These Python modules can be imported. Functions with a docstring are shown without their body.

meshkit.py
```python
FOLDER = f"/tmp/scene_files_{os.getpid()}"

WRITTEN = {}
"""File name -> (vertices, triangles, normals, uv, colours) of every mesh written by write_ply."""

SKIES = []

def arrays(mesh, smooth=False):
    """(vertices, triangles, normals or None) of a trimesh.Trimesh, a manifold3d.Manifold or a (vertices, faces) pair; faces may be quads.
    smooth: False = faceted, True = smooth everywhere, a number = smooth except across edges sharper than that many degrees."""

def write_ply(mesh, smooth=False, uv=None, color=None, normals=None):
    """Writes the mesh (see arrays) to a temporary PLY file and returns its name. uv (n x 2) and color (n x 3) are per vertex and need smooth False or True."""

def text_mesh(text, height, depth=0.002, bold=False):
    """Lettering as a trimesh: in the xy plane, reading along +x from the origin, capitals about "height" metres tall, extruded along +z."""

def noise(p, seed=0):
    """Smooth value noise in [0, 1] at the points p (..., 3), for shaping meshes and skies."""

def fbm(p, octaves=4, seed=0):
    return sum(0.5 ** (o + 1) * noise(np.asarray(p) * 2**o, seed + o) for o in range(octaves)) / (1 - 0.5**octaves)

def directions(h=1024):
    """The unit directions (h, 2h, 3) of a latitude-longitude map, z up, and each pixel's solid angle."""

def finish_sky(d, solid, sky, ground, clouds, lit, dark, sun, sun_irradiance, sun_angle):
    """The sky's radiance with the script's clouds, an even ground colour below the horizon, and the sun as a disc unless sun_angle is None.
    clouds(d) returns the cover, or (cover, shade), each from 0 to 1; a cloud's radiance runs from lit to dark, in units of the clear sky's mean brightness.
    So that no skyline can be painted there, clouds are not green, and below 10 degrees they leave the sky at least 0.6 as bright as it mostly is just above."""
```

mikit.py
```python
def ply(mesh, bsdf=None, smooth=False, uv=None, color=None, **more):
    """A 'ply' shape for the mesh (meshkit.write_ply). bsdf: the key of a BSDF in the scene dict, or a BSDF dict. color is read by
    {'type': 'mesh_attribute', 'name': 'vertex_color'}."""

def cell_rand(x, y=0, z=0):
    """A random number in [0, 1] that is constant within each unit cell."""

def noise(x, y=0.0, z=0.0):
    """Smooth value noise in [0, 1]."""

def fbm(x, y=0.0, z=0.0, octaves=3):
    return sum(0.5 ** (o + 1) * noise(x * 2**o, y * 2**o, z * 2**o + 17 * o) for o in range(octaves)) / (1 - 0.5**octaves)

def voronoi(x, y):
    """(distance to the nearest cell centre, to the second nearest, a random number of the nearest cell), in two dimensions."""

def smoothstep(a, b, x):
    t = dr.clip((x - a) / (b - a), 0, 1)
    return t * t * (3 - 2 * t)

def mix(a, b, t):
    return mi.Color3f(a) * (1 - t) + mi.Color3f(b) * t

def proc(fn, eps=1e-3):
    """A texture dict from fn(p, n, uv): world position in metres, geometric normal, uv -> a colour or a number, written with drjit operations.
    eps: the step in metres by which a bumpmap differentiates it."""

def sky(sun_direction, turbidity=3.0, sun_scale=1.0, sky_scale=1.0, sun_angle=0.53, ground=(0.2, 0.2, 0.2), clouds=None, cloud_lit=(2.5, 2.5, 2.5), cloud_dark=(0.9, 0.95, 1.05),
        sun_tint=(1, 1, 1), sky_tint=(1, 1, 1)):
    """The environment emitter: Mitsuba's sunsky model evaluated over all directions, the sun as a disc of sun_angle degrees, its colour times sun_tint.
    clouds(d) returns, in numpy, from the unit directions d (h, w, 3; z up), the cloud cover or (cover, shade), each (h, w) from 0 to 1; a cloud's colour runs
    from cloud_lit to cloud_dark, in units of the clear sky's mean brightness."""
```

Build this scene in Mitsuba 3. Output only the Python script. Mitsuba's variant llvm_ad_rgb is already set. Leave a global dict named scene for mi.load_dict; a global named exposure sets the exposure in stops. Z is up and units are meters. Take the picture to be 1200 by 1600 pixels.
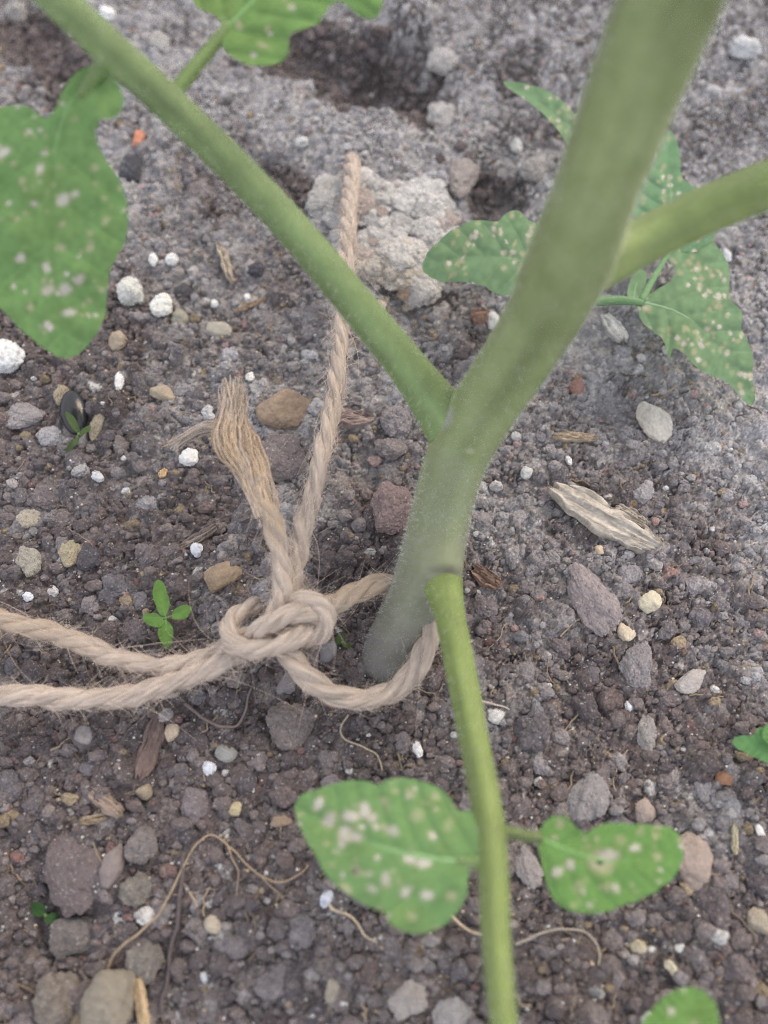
import math
import numpy as np, trimesh, mitsuba as mi, mikit, meshkit
from mikit import proc, noise, fbm, smoothstep, mix, voronoi
from scipy.spatial import Delaunay
from scipy.interpolate import CubicSpline
from scipy.ndimage import gaussian_filter
from shapely.geometry import Polygon, Point
from shapely import contains_xy

T4 = mi.ScalarTransform4f
scene, labels = {}, {}
# ------------------------------------------------------------------ camera, sky, exposure (lengths below in millimetres, written out in metres)
DIST, TILT, HALF = 157.0, math.radians(22), math.tan(math.radians(22.5))
FWD = np.array([0, math.sin(TILT), -math.cos(TILT)])
UP = np.array([0, math.cos(TILT), math.sin(TILT)])
CAM = -DIST * FWD
scene['camera'] = {'type': 'thinlens', 'fov': 45.0, 'fov_axis': 'x', 'aperture_radius': 0.0018, 'focus_distance': 0.152, 'near_clip': 0.004, 'far_clip': 200.0,
                   'to_world': T4().look_at(origin=(CAM * 1e-3).tolist(), target=((CAM + FWD * 100) * 1e-3).tolist(), up=UP.tolist())}
scene['sky'] = mikit.sky((0.52, 0.58, 0.63), turbidity=3, sun_scale=0.30, sun_angle=30, clouds=lambda d: 1.0, cloud_lit=(2.42, 2.5, 2.68), sky_tint=(1, 1, 1))
exposure = 2.45
FOCAL = 600 / HALF


def at(px, py, z=0.0):
    """The point at height z (mm) over the bed that is seen at a place of the 1200 x 1600 photograph."""
    px, py, z = np.broadcast_arrays(*(np.asarray(q, float) for q in (px, py, z)))
    d = FWD + ((px - 600) / 600 * HALF)[..., None] * np.array([1.0, 0, 0]) + ((800 - py) / 600 * HALF)[..., None] * UP
    return CAM + d * ((z - CAM[2]) / d[..., 2])[..., None]


def mm_per_px(p):
    return float((np.asarray(p) - CAM) @ FWD) / FOCAL


# ------------------------------------------------------------------ helpers
def key_for(name):
    if not any(k == name or k.startswith(name + '__') for k in list(scene) + list(labels)):
        return name
    n = 1
    while any(k == f'{name}_{n:03d}' or k.startswith(f'{name}_{n:03d}__') for k in list(scene) + list(labels)):
        n += 1
    return f'{name}_{n:03d}'


COUNT = {}


def numbered(name):
    n = COUNT.get(name, 0)
    COUNT[name] = n + 1
    return name if n == 0 else f'{name}_{n:03d}'


def put(name, mesh, bsdf, parent=None, smooth=True, uv=None, color=None):
    key = numbered((parent + '__' if parent else '') + name)
    v, f = (mesh.vertices, mesh.faces) if hasattr(mesh, 'faces') else mesh
    scene[key] = mikit.ply((np.asarray(v) * 1e-3, np.asarray(f)), bsdf, smooth=smooth, uv=uv, color=color)
    return key


def tag(key, label=None, category=None, group=None, kind=None):
    labels[key] = {a: b for a, b in (('label', label), ('category', category), ('group', group), ('kind', kind)) if b}
    return key


def thing(name, label, category, group=None):
    return tag(numbered(name), label, category, group)


def cat(parts):
    """Joins (vertices, faces, colours) triples."""
    vs, fs, cs, n = [], [], [], 0
    for v, f, c in parts:
        vs.append(v); fs.append(f + n); cs.append(c); n += len(v)
    return np.vstack(vs), np.vstack(fs), np.vstack(cs)


def spline(pts, step, closed=False):
    """A smooth curve through points (columns may hold a radius), sampled about every step."""
    p = np.asarray(pts, float)
    if closed:
        p = np.vstack([p, p[:1]])
    t = np.concatenate([[0], np.cumsum(np.maximum(np.linalg.norm(np.diff(p[:, :min(3, p.shape[1])], axis=0), axis=1), 1e-6) ** 0.8)])
    cs = CubicSpline(t, p, bc_type='periodic' if closed else 'natural')
    q = cs(np.linspace(0, t[-1], 60 * len(p)))
    s = np.concatenate([[0], np.cumsum(np.linalg.norm(np.diff(q[:, :min(3, p.shape[1])], axis=0), axis=1))])
    n = max(3, int(s[-1] / step) + 1)
    g = np.linspace(0, s[-1], n)[:-1] if closed else np.linspace(0, s[-1], n)
    return np.stack([np.interp(g, s, q[:, k]) for k in range(q.shape[1])], 1)


def frames(p):
    t = np.gradient(p, axis=0)
    t /= np.linalg.norm(t, axis=1, keepdims=True) + 1e-12
    n = np.zeros_like(p)
    a = np.cross(t[0], [0.3, 0.2, 1.0])
    n[0] = a / np.linalg.norm(a)
    for i in range(1, len(p)):
        a = n[i - 1] - t[i] * (n[i - 1] @ t[i])
        n[i] = a / (np.linalg.norm(a) + 1e-12)
    return t, n, np.cross(t, n)


def tube(p, r, k=10, cap=True, twist=None):
    """Vertices, faces, uv (around, mm along) of a tube along p with radii r (n or n x k)."""
    p = np.asarray(p, float)
    t, n, b = frames(p)
    r = np.broadcast_to(np.asarray(r, float).reshape(-1, 1) if np.ndim(r) == 1 else np.asarray(r, float), (len(p), k))
    a = np.arange(k) / k * 2 * np.pi
    v = p[:, None] + r[..., None] * (np.cos(a)[None, :, None] * n[:, None] + np.sin(a)[None, :, None] * b[:, None])
    i, j = np.meshgrid(np.arange(len(p) - 1), np.arange(k), indexing='ij')
    q = np.stack([i * k + j, i * k + (j + 1) % k, (i + 1) * k + (j + 1) % k, (i + 1) * k + j], -1).reshape(-1, 4)
    f = np.vstack([q[:, [0, 1, 2]], q[:, [0, 2, 3]]])
    s = np.concatenate([[0], np.cumsum(np.linalg.norm(np.diff(p, axis=0), axis=1))])
    uv = np.stack([np.tile(np.abs(np.arange(k) / k * 2 - 1), len(p)), np.repeat(s, k)], 1)
    v = v.reshape(-1, 3)
    if cap:
        e = len(v)
        v = np.vstack([v, p[0] - t[0] * r[0].mean() * 0.4, p[-1] + t[-1] * r[-1].mean() * 0.4])
        j = np.arange(k)
        f = np.vstack([f, np.stack([(j + 1) % k, j, np.full(k, e)], 1), np.stack([j, (j + 1) % k, np.full(k, e + 1)], 1) + np.array([1, 1, 0]) * (len(p) - 1) * k])
        uv = np.vstack([uv, [0.5, 0], [0.5, s[-1]]])
    return v, f, uv


ICO = {s: trimesh.creation.icosphere(subdivisions=s) for s in (0, 1, 2, 3, 4, 5)}


def lump(seed, sub=3, planes=9, rough=0.18, freq=1.6, cut=(0.62, 1.0), fine=0.05):
    """A broken, irregular unit body: a ball cut by random planes, then roughened at three scales."""
    r = np.random.default_rng(seed)
    u = np.asarray(ICO[sub].vertices)
    d = np.ones(len(u)) * 1.0
    if planes:
        n = r.normal(size=(planes, 3)); n /= np.linalg.norm(n, axis=1, keepdims=True)
        h = r.uniform(*cut, size=planes)
        c = u @ n.T
        lim = np.where(c > 0.05, h / np.maximum(c, 0.05), 9)
        d = np.minimum(d, -np.log(np.exp(-14 * np.minimum(lim, 2)).sum(1) + np.exp(-14.0)) / 14)
    off = r.uniform(0, 50, 3)
    d = d * (1 + rough * 2 * (meshkit.fbm(u * freq + off, 3, seed) - 0.5) + fine * 2 * (meshkit.noise(u * freq * 7 + off, seed + 5) - 0.5))
    return u * d[:, None], np.asarray(ICO[sub].faces)


def clod_shape(seed, sub=3, planes=5, bumps=24, amp=0.22, fine=0.10, size=(0.22, 0.6)):
    """An aggregate of crumbs stuck together: a rough body covered with unequal knobs and pits."""
    r = np.random.default_rng(seed)
    u = np.asarray(ICO[sub].vertices)
    v, f = lump(seed, sub, planes, 0.24, 1.5, (0.62, 1.0), 0.0)
    d = np.linalg.norm(v, axis=1)
    c = r.normal(size=(bumps, 3)); c /= np.linalg.norm(c, axis=1, keepdims=True)
    a, h = r.uniform(*size, bumps), r.uniform(0.35, 1.0, bumps) * amp
    off = r.uniform(0, 50, 3)
    q = u + 0.30 * (np.stack([meshkit.fbm(u * 2.5 + off + k * 9, 2, seed + k) for k in range(3)], 1) - 0.5)
    g = np.arccos(np.clip(q @ c.T / np.linalg.norm(q, axis=1, keepdims=True), -1, 1)) / a
    d = d * (1 + (h * np.sqrt(np.maximum(1 - g * g, 0))).max(1) - amp * 0.4 + fine * 2 * (meshkit.fbm(u * 6 + off, 2, seed + 9) - 0.5) + fine * 0.7 * (r.random(len(u)) - 0.5))
    return u * d[:, None], f


def splinter(seed, ratio, nx=64, ny=24):
    """A torn sliver of wood, 2 units across each way: fibrous jagged ends, ragged sides, a bowed top."""
    r = np.random.default_rng(seed)
    x, y = np.meshgrid(np.linspace(-1, 1, nx), np.linspace(-1, 1, ny), indexing='ij')
    j = r.uniform(0, 50, 6)

    def fn(a, b, k):
        return meshkit.fbm(np.stack([a, b, a * 0 + j[k]], -1), 2, seed) - 0.5

    end = 0.55 * min(1.0, 2.0 / ratio + 0.12)
    X = x * (1 + end * fn(y * 2.2, y * 0 + np.sign(x), 0) - 0.35 * end * np.abs(y) ** 2) + 0.4 * end * fn(y * 9, y * 0 + np.sign(x), 1)
    wl = 1 - 0.45 * np.abs(np.linspace(-1, 1, nx))[:, None] ** 3 * r.uniform(0.3, 1)
    Y = y * wl * (1 + 0.7 * fn(x * 2.5 * ratio / 3, np.sign(y) * 3, 2)) + 0.25 * fn(x * 1.1, x * 0, 3)
    Z = 0.35 * (1 - 0.5 * np.abs(y) ** 3) + 0.75 * fn(x * 0.9 * ratio / 3, y * 3.0, 4) + 0.6 * fn(x * 2.0 * ratio / 3, y * 9.0, 5) + 0.4 * fn(x * 5, y * 3 + 7, 5)
    top = np.stack([X, Y, np.maximum(Z, -0.2)], -1).reshape(-1, 3)
    bot = np.stack([X * 0.985, Y * 0.96, np.minimum(Z - 0.5, -0.45)], -1).reshape(-1, 3)
    i, k = np.meshgrid(np.arange(nx - 1), np.arange(ny - 1), indexing='ij')
    q = np.stack([i * ny + k, (i + 1) * ny + k, (i + 1) * ny + k + 1, i * ny + k + 1], -1).reshape(-1, 4)
    rim = np.concatenate([np.arange(nx) * ny, (nx - 1) * ny + np.arange(1, ny), (nx - 2 - np.arange(nx - 1)) * ny + ny - 1, ny - 2 - np.arange(ny - 1)])[:-1]
    m = nx * ny
    a, b = rim, np.roll(rim, -1)
    q = np.vstack([q, q[:, ::-1] + m, np.stack([b, a, a + m, b + m], 1)])
    return np.vstack([top, bot]), np.vstack([q[:, [0, 1, 2]], q[:, [0, 2, 3]]])


def rot(r):
    q = r.normal(size=4); q /= np.linalg.norm(q)
    w, x, y, z = q
    return np.array([[1 - 2 * (y * y + z * z), 2 * (x * y - z * w), 2 * (x * z + y * w)], [2 * (x * y + z * w), 1 - 2 * (x * x + z * z), 2 * (y * z - x * w)], [2 * (x * z - y * w), 2 * (y * z + x * w), 1 - 2 * (x * x + y * y)]])


# ------------------------------------------------------------------ materials
VC = {'type': 'mesh_attribute', 'name': 'vertex_color'}


def bumped(bsdf, fn, scale, eps):
    return {'type': 'bumpmap', 'arbitrary': proc(fn, eps), 'scale': scale, 'bsdf': bsdf}


def dusty(rough=0.95, spec=0.2):
    return {'type': 'principled', 'base_color': VC, 'roughness': rough, 'specular': spec}


def grit(p, n, uv):
    q = p * 1000.0
    return fbm(q.x * 3.2, q.y * 3.2, q.z * 3.2, 2)


def specks(p, n, uv):
    q = p * 1000.0
    return 0.85 * smoothstep(0.76, 0.86, noise(q.x * 4.1, q.y * 4.1, q.z * 4.1)) * noise(q.x * 0.9, q.y * 0.9, q.z * 0.9)


def fines(p, n, uv):
    q = p * 1000.0
    return 0.42 * smoothstep(0.66, 0.80, noise(q.x * 3.3 + 31, q.y * 3.3, q.z * 3.3))


scene['soil_mat'] = {'type': 'twosided', 'bsdf': bumped({'type': 'blendbsdf', 'weight': proc(specks), 'a': {'type': 'blendbsdf', 'weight': proc(fines), 'a': dusty(), 'b': {'type': 'diffuse', 'reflectance': {'type': 'rgb', 'value': [0.055, 0.05, 0.052]}}},
                                                         'b': {'type': 'diffuse', 'reflectance': {'type': 'rgb', 'value': [0.46, 0.45, 0.45]}}}, grit, 0.00011, 0.00007)}
scene['mineral_mat'] = {'type': 'twosided', 'bsdf': dusty(0.8, 0.3)}
scene['wood_mat'] = {'type': 'twosided', 'bsdf': dusty(0.85, 0.25)}
scene['fibre_mat'] = {'type': 'twosided', 'bsdf': {'type': 'principled', 'base_color': VC, 'roughness': 0.7, 'specular': 0.3, 'sheen': 0.4}}
scene['stem_mat'] = {'type': 'twosided', 'bsdf': {'type': 'principled', 'base_color': VC, 'roughness': 0.6, 'specular': 0.35, 'sheen': 0.5}}
scene['leaf_mat'] = {'type': 'principledthin', 'base_color': VC, 'roughness': 0.5, 'spec_trans': 0.0, 'diff_trans': 0.55, 'eta': 1.4}
scene['seed_mat'] = {'type': 'twosided', 'bsdf': {'type': 'principled', 'base_color': VC, 'roughness': 0.22, 'specular': 0.6}}

# ------------------------------------------------------------------ the soil
rng = np.random.default_rng(7)
STEP = 0.3
fx, fy = np.arange(-90, 90.01, STEP), np.arange(-82, 127.01, STEP)


def outward(a):
    g = STEP * np.cumsum(1.35 ** np.arange(1, 38))
    return np.concatenate([a[0] - g[::-1], a, a[-1] + g])


# rises and hollows of the bed: photograph place, radius in mm, height in mm
RELIEF = [(600, 115, 8, -4.2), (655, 150, 7, -3.2), (604, 1035, 4.5, -1.6), (640, 58, 5, 2.5), (560, 75, 5, 1.5), (480, 85, 6, -3.5), (560, 130, 6, -3.0), (640, 30, 10, 3.0), (570, 225, 13, 3.0), (440, 190, 9, 1.5), (775, 305, 6, -4.0), (50, 30, 10, -4.0), (110, 120, 6, -2.0),
          (215, 270, 3.5, -1.5), (590, 735, 3.2, -3.5), (640, 480, 6, -2.5), (525, 935, 5, -3.5), (960, 640, 5, -2.2), (900, 560, 5, -1.5), (1050, 60, 20, 3.0), (860, 60, 16, 2.5), (1100, 620, 14, 1.2), (70, 1460, 9, -4.5), (20, 1330, 6, -2.0), (30, 1120, 6, -2.0), (260, 1500, 6, -1.5),
          (430, 1110, 4, -2.0), (330, 780, 6, -1.8), (220, 820, 6, -1.2), (100, 1040, 9, -1.5), (870, 1040, 6, -1.6), (960, 1500, 6, -1.4), (1000, 960, 12, 1.0), (560, 1150, 8, 0.8), (150, 850, 7, 1.0), (940, 300, 12, 2.0)]
RELIEF = [(*at(a, b, 0)[:2], r, 1.35 * h) for a, b, r, h in RELIEF]


# dry crust, moist spots, and shade of the hollows painted as darker earth: photograph place, radius in mm, how much paler
CRUST_SHADE = [(620, 350, 15, 0.55), (560, 230, 12, 0.4), (690, 110, 14, 0.35), (640, 50, 9, 0.4), (950, 100, 22, 0.25), (640, 960, 14, -0.25), (605, 125, 11, -1.15), (660, 155, 8, -1.1), (480, 80, 9, -1.1), (540, 140, 8, -1.0), (125, 105, 11, -1.0), (45, 40, 10, -1.0), (775, 305, 7, -1.0), (430, 300, 6, -0.6), (800, 120, 7, -0.5), (60, 1450, 14, -0.3)]
CRUST_SHADE = [(*at(a, b, 0)[:2], r, h) for a, b, r, h in CRUST_SHADE]


def macro(x, y):
    p = np.stack([x, y, x * 0], -1)
    z = 3.4 * (meshkit.fbm(p / 26 + 3.3, 3, 11) - 0.5) + 1.6 * (meshkit.fbm(p / 6.5 + 9.1, 2, 12) - 0.5)
    for cx, cy, r, h in RELIEF:
        z = z + h * np.exp(-((x - cx) ** 2 + (y - cy) ** 2) / (r * r))
    return z


def dry_and_lit(x, y):
    """Soil tone in patches, moisture and painted light together: 0 moist and shaded, 1 dry and lit."""
    p = np.stack([x, y, x * 0], -1)
    lie = np.clip((0.75 * y + 0.45 * x + 25) / 95, 0, 1)          # drier soil and stronger light towards the upper right, both put into the tone
    for cx, cy, r, k in CRUST_SHADE:
        e = np.hypot(x - cx, y - cy) / r + 0.9 * (meshkit.fbm(p / 4 + 2, 3, 23) - 0.5)
        lie = lie + k * np.clip((1.1 - e) / 0.3, 0, 1)
    return np.clip(lie + 1.3 * (meshkit.fbm(p / 17 + 5, 3, 21) - 0.5) + 0.7 * (meshkit.fbm(p / 3.5, 2, 22) - 0.5), 0, 1)


MOIST_SHADED = np.array([1.36, 1.30, 1.34]) * np.array([[0.060, 0.053, 0.054], [0.085, 0.074, 0.073], [0.115, 0.100, 0.098], [0.052, 0.048, 0.054], [0.105, 0.083, 0.078], [0.150, 0.132, 0.124]])
DRY_LIT = np.array([1.60, 1.64, 1.75]) * np.array([[0.150, 0.142, 0.146], [0.205, 0.195, 0.195], [0.265, 0.252, 0.245], [0.105, 0.100, 0.108], [0.235, 0.215, 0.195], [0.330, 0.315, 0.300]])


def earth_colours(x, y, r, odd_ones=True):
    n = len(x)
    k = r.choice(6, n, p=[0.24, 0.26, 0.18, 0.14, 0.10, 0.08])
    w = np.clip((dry_and_lit(x, y) + r.normal(0, 0.16, n)), 0, 1)[:, None]
    c = MOIST_SHADED[k] * (1 - w) + DRY_LIT[k] * w
    c = c * r.uniform(0.8, 1.22, (n, 1))
    d = dry_and_lit(x, y)[:, None]
    c = (0.62 - 0.08 * d) * c + (0.38 + 0.08 * d) * (MOIST_SHADED.mean(0) * (1 - d) + DRY_LIT.mean(0) * d)          # dust on everything
    odd = r.random(n) if odd_ones else np.full(n, 0.5)
    c[odd < 0.035] = np.array([0.24, 0.19, 0.135]) * r.uniform(0.7, 1.2, ((odd < 0.035).sum(), 1))     # straw and sand
    c[odd > 0.985] = np.array([0.45, 0.44, 0.44]) * r.uniform(0.7, 1.2, ((odd > 0.985).sum(), 1))      # mineral flecks
    c[(odd > 0.035) & (odd < 0.06)] *= np.array([1.25, 0.95, 0.9])
    return c


def build_soil():
    gx, gy = outward(fx), outward(fy)
    i0, j0 = int(np.argmin(abs(gx - fx[0]))), int(np.argmin(abs(gy - fy[0])))
    X, Y = np.meshgrid(gx, gy, indexing='ij')
    nx, ny = X.shape
    far = np.maximum(np.maximum(abs(X) - 95, 0), np.maximum(abs(Y - 22) - 108, 0))
    base = macro(np.clip(X, -400, 400), np.clip(Y, -400, 400)) * np.exp(-far / 300)
    P = np.stack([X, Y, 0 * X], -1)
    fine = far <= 0
    WX = X + (0.9 * (meshkit.fbm(P / 0.8, 2, 31) - 0.5) + 1.5 * (meshkit.noise(P / 2.3, 36) - 0.5)) * fine
    WY = Y + (0.9 * (meshkit.fbm(P / 0.8, 2, 32) - 0.5) + 1.5 * (meshkit.noise(P / 2.3, 37) - 0.5)) * fine
    best = np.zeros(X.size, np.int64)
    cols = [np.array([[0.07, 0.062, 0.064]])]
    nid = 1
    r = np.random.default_rng(41)
    for size, count, sink in ((0.34, 60000, 0.15), (0.55, 26000, 0.25), (0.85, 9500, 0.35), (1.25, 3400, 0.45), (1.9, 900, 0.62), (3.0, 170, 0.8)):
        x, y = r.uniform(fx[0] + 1, fx[-1] - 1, count), r.uniform(fy[0] + 1, fy[-1] - 1, count)
        scale = np.clip(1.1 - (y + 0.5 * x) / 200, 0.45, 1.35)
        rr = size * r.uniform(0.8, 1.25, count) * scale
        asp, ang = r.uniform(0.68, 1.0, count), r.uniform(0, np.pi, count)
        squash = r.uniform(0.65, 1.0, count)
        tiltx, tilty = r.normal(0, 0.22, (2, count))
        z0 = macro(x, y) + rr * r.uniform(-0.75, 0.35, count) - sink * rr * 0.5
        cols.append(earth_colours(x, y, r, size < 1.2))
        w = int(math.ceil(size * 1.7 / STEP)) + 1
        ci, cj = ((x - fx[0]) / STEP).round().astype(int) + i0, ((y - fy[0]) / STEP).round().astype(int) + j0
        ids = np.arange(nid, nid + count)
        nid += count
        ca, sa = np.cos(ang), np.sin(ang)
        for di in range(-w, w + 1):
            for dj in range(-w, w + 1):
                if di * di + dj * dj > (w + 0.5) ** 2:
                    continue
                cell = (ci + di) * ny + cj + dj
                ok = (ci + di > 0) & (ci + di < nx) & (cj + dj > 0) & (cj + dj < ny)
                cell = np.where(ok, cell, 0)
                ex, ey = WX.ravel()[cell] - x, WY.ravel()[cell] - y
                a, b = (ex * ca + ey * sa), (-ex * sa + ey * ca) / asp
                d2 = (a * a + b * b) / (rr * rr)
                h = z0 + rr * squash * np.sqrt(np.maximum(1 - d2 ** 1.4, 0)) + tiltx * ex + tilty * ey
                m = ok & (d2 < 1)
                code = (((h[m] + 30) * 10000).astype(np.int64) << 20) | ids[m]
                np.maximum.at(best, cell[m], code)
    col = np.vstack(cols)[(best & 0xFFFFF)].reshape(nx, ny, 3)
    top = np.where(best > 0, (best >> 20) / 10000.0 - 30, -99).reshape(nx, ny)
    low = base - 0.35 - 0.75 * np.clip(0.75 - (Y + 0.5 * X) / 130, 0, 1)
    Z = np.where(top > low, top, low)
    Z = Z + fine * ((0.65 - 0.25 * np.clip(Y / 100, 0, 1)) * (meshkit.fbm(P / 0.8, 2, 33) - 0.5) + 0.26 * (np.random.default_rng(5).random(X.shape) - 0.5))
    d = dry_and_lit(X, Y)
    silt = gaussian_filter(Z, 1.5 / STEP) - 0.17 - 0.60 * (1 - d) + 0.5 * (meshkit.fbm(P / 1.4, 3, 38) - 0.5)       # fine earth between the crumbs
    w = np.clip((silt - Z) / 0.30 + 0.5, 0, 1) * fine
    Z = Z * (1 - w) + silt * w
    dust = (MOIST_SHADED.mean(0) * (1 - d[..., None]) + DRY_LIT.mean(0) * d[..., None]) * (0.65 + 0.7 * meshkit.fbm(P / 0.7, 2, 39))[..., None]
    col = col * (1 - 0.75 * w[..., None]) + dust * 0.75 * w[..., None]
    out = far > 0
    Z[out] = (base - 0.6 + np.minimum(far, 40) / 40 * 1.2 * (meshkit.fbm(P / 8, 2, 34) - 0.5))[out]
    col[out] = (np.array([0.13, 0.12, 0.12]) * (0.6 + 0.8 * meshkit.fbm(P / 7, 3, 35))[..., None])[out]
    col = col * (0.72 + 0.56 * np.random.default_rng(6).random(X.shape))[..., None]
    i, j = np.meshgrid(np.arange(nx - 1), np.arange(ny - 1), indexing='ij')
    q = np.stack([i * ny + j, (i + 1) * ny + j, (i + 1) * ny + j + 1, i * ny + j + 1], -1).reshape(-1, 4)
    V = np.stack([X, Y, Z], -1).reshape(-1, 3)
    put('soil', (V, np.vstack([q[:, [0, 1, 2]], q[:, [0, 2, 3]]])), 'soil_mat', smooth=False, color=np.clip(col.reshape(-1, 3), 0.01, 0.8))
    tag('soil', kind='structure')
    return Z[i0:i0 + len(fx), j0:j0 + len(fy)]


HEIGHT = build_soil()


def ground(x, y, r=0.0):
    """Height of the bed at (x, y); with r the mean height of what lies within about r."""
    x, y = np.asarray(x, float), np.asarray(y, float)
    hs = []
    for a, b in ((0, 0),) if not np.any(r) else ((0, 0), (1, 0), (-1, 0), (0, 1), (0, -1), (.6, .6), (-.6, .6), (.6, -.6), (-.6, -.6)):
        i = np.clip(((x + a * r * 0.7 - fx[0]) / STEP).round().astype(int), 0, len(fx) - 1)
        j = np.clip(((y + b * r * 0.7 - fy[0]) / STEP).round().astype(int), 0, len(fy) - 1)
        hs.append(HEIGHT[i, j])
    return np.mean(hs, axis=0)


def on_bed(px, py, lift=0.0):
    """The point of the bed seen at a place of the photograph."""
    z = 0.0
    for _ in range(4):
        p = at(px, py, z + lift)
        z = float(ground(p[0], p[1], 1.2))
    return np.array([p[0], p[1], z])


TAKEN = []      # (x, y, radius) of the pieces placed one by one


def free(x, y, r):
    if not TAKEN:
        return np.ones(len(x), bool)
    t = np.array(TAKEN)
    return ((x[:, None] - t[None, :, 0]) ** 2 + (y[:, None] - t[None, :, 1]) ** 2 > (t[None, :, 2] * 0.9 + np.asarray(r).reshape(-1, 1)) ** 2).all(1)


# ------------------------------------------------------------------ the tomato plant
plant = thing('tomato_plant', 'hairy green tomato plant with pale speckled leaves, tied with twine near the soil', 'plant')
HAIRS = []


def hairs(p, r, per_mm, seed, length=0.55):
    g = np.random.default_rng(seed)
    t, n, b = frames(p)
    s = np.linalg.norm(np.diff(p, axis=0), axis=1).sum()
    m = int(s * per_mm)
    i = g.integers(0, len(p) - 1, m)
    w = g.random((m, 1))
    a = g.uniform(0, 2 * np.pi, (m, 1))
    c = p[i] * (1 - w) + p[i + 1] * w
    out = np.cos(a) * n[i] + np.sin(a) * b[i]
    root = c + out * (r[i][:, None] * 0.97)
    tip = root + (out + g.normal(0, 0.35, (m, 3))) * length * g.uniform(0.5, 1.5, (m, 1))
    side = np.cross(out, t[i]); side /= np.linalg.norm(side, axis=1, keepdims=True)
    wd = 0.022
    v = np.stack([root + side * wd, root - side * wd * 0.5 + t[i] * wd, root - side * wd * 0.5 - t[i] * wd, tip], 1).reshape(-1, 3)
    k = np.arange(m)[:, None] * 4
    f = np.vstack([k + np.array([[0, 1, 3]]), k + np.array([[1, 2, 3]]), k + np.array([[2, 0, 3]])])
    HAIRS.append((v, f, np.tile([[0.60, 0.62, 0.56]], (len(v), 1)) * g.uniform(0.8, 1.2, (len(v), 1))))


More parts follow.
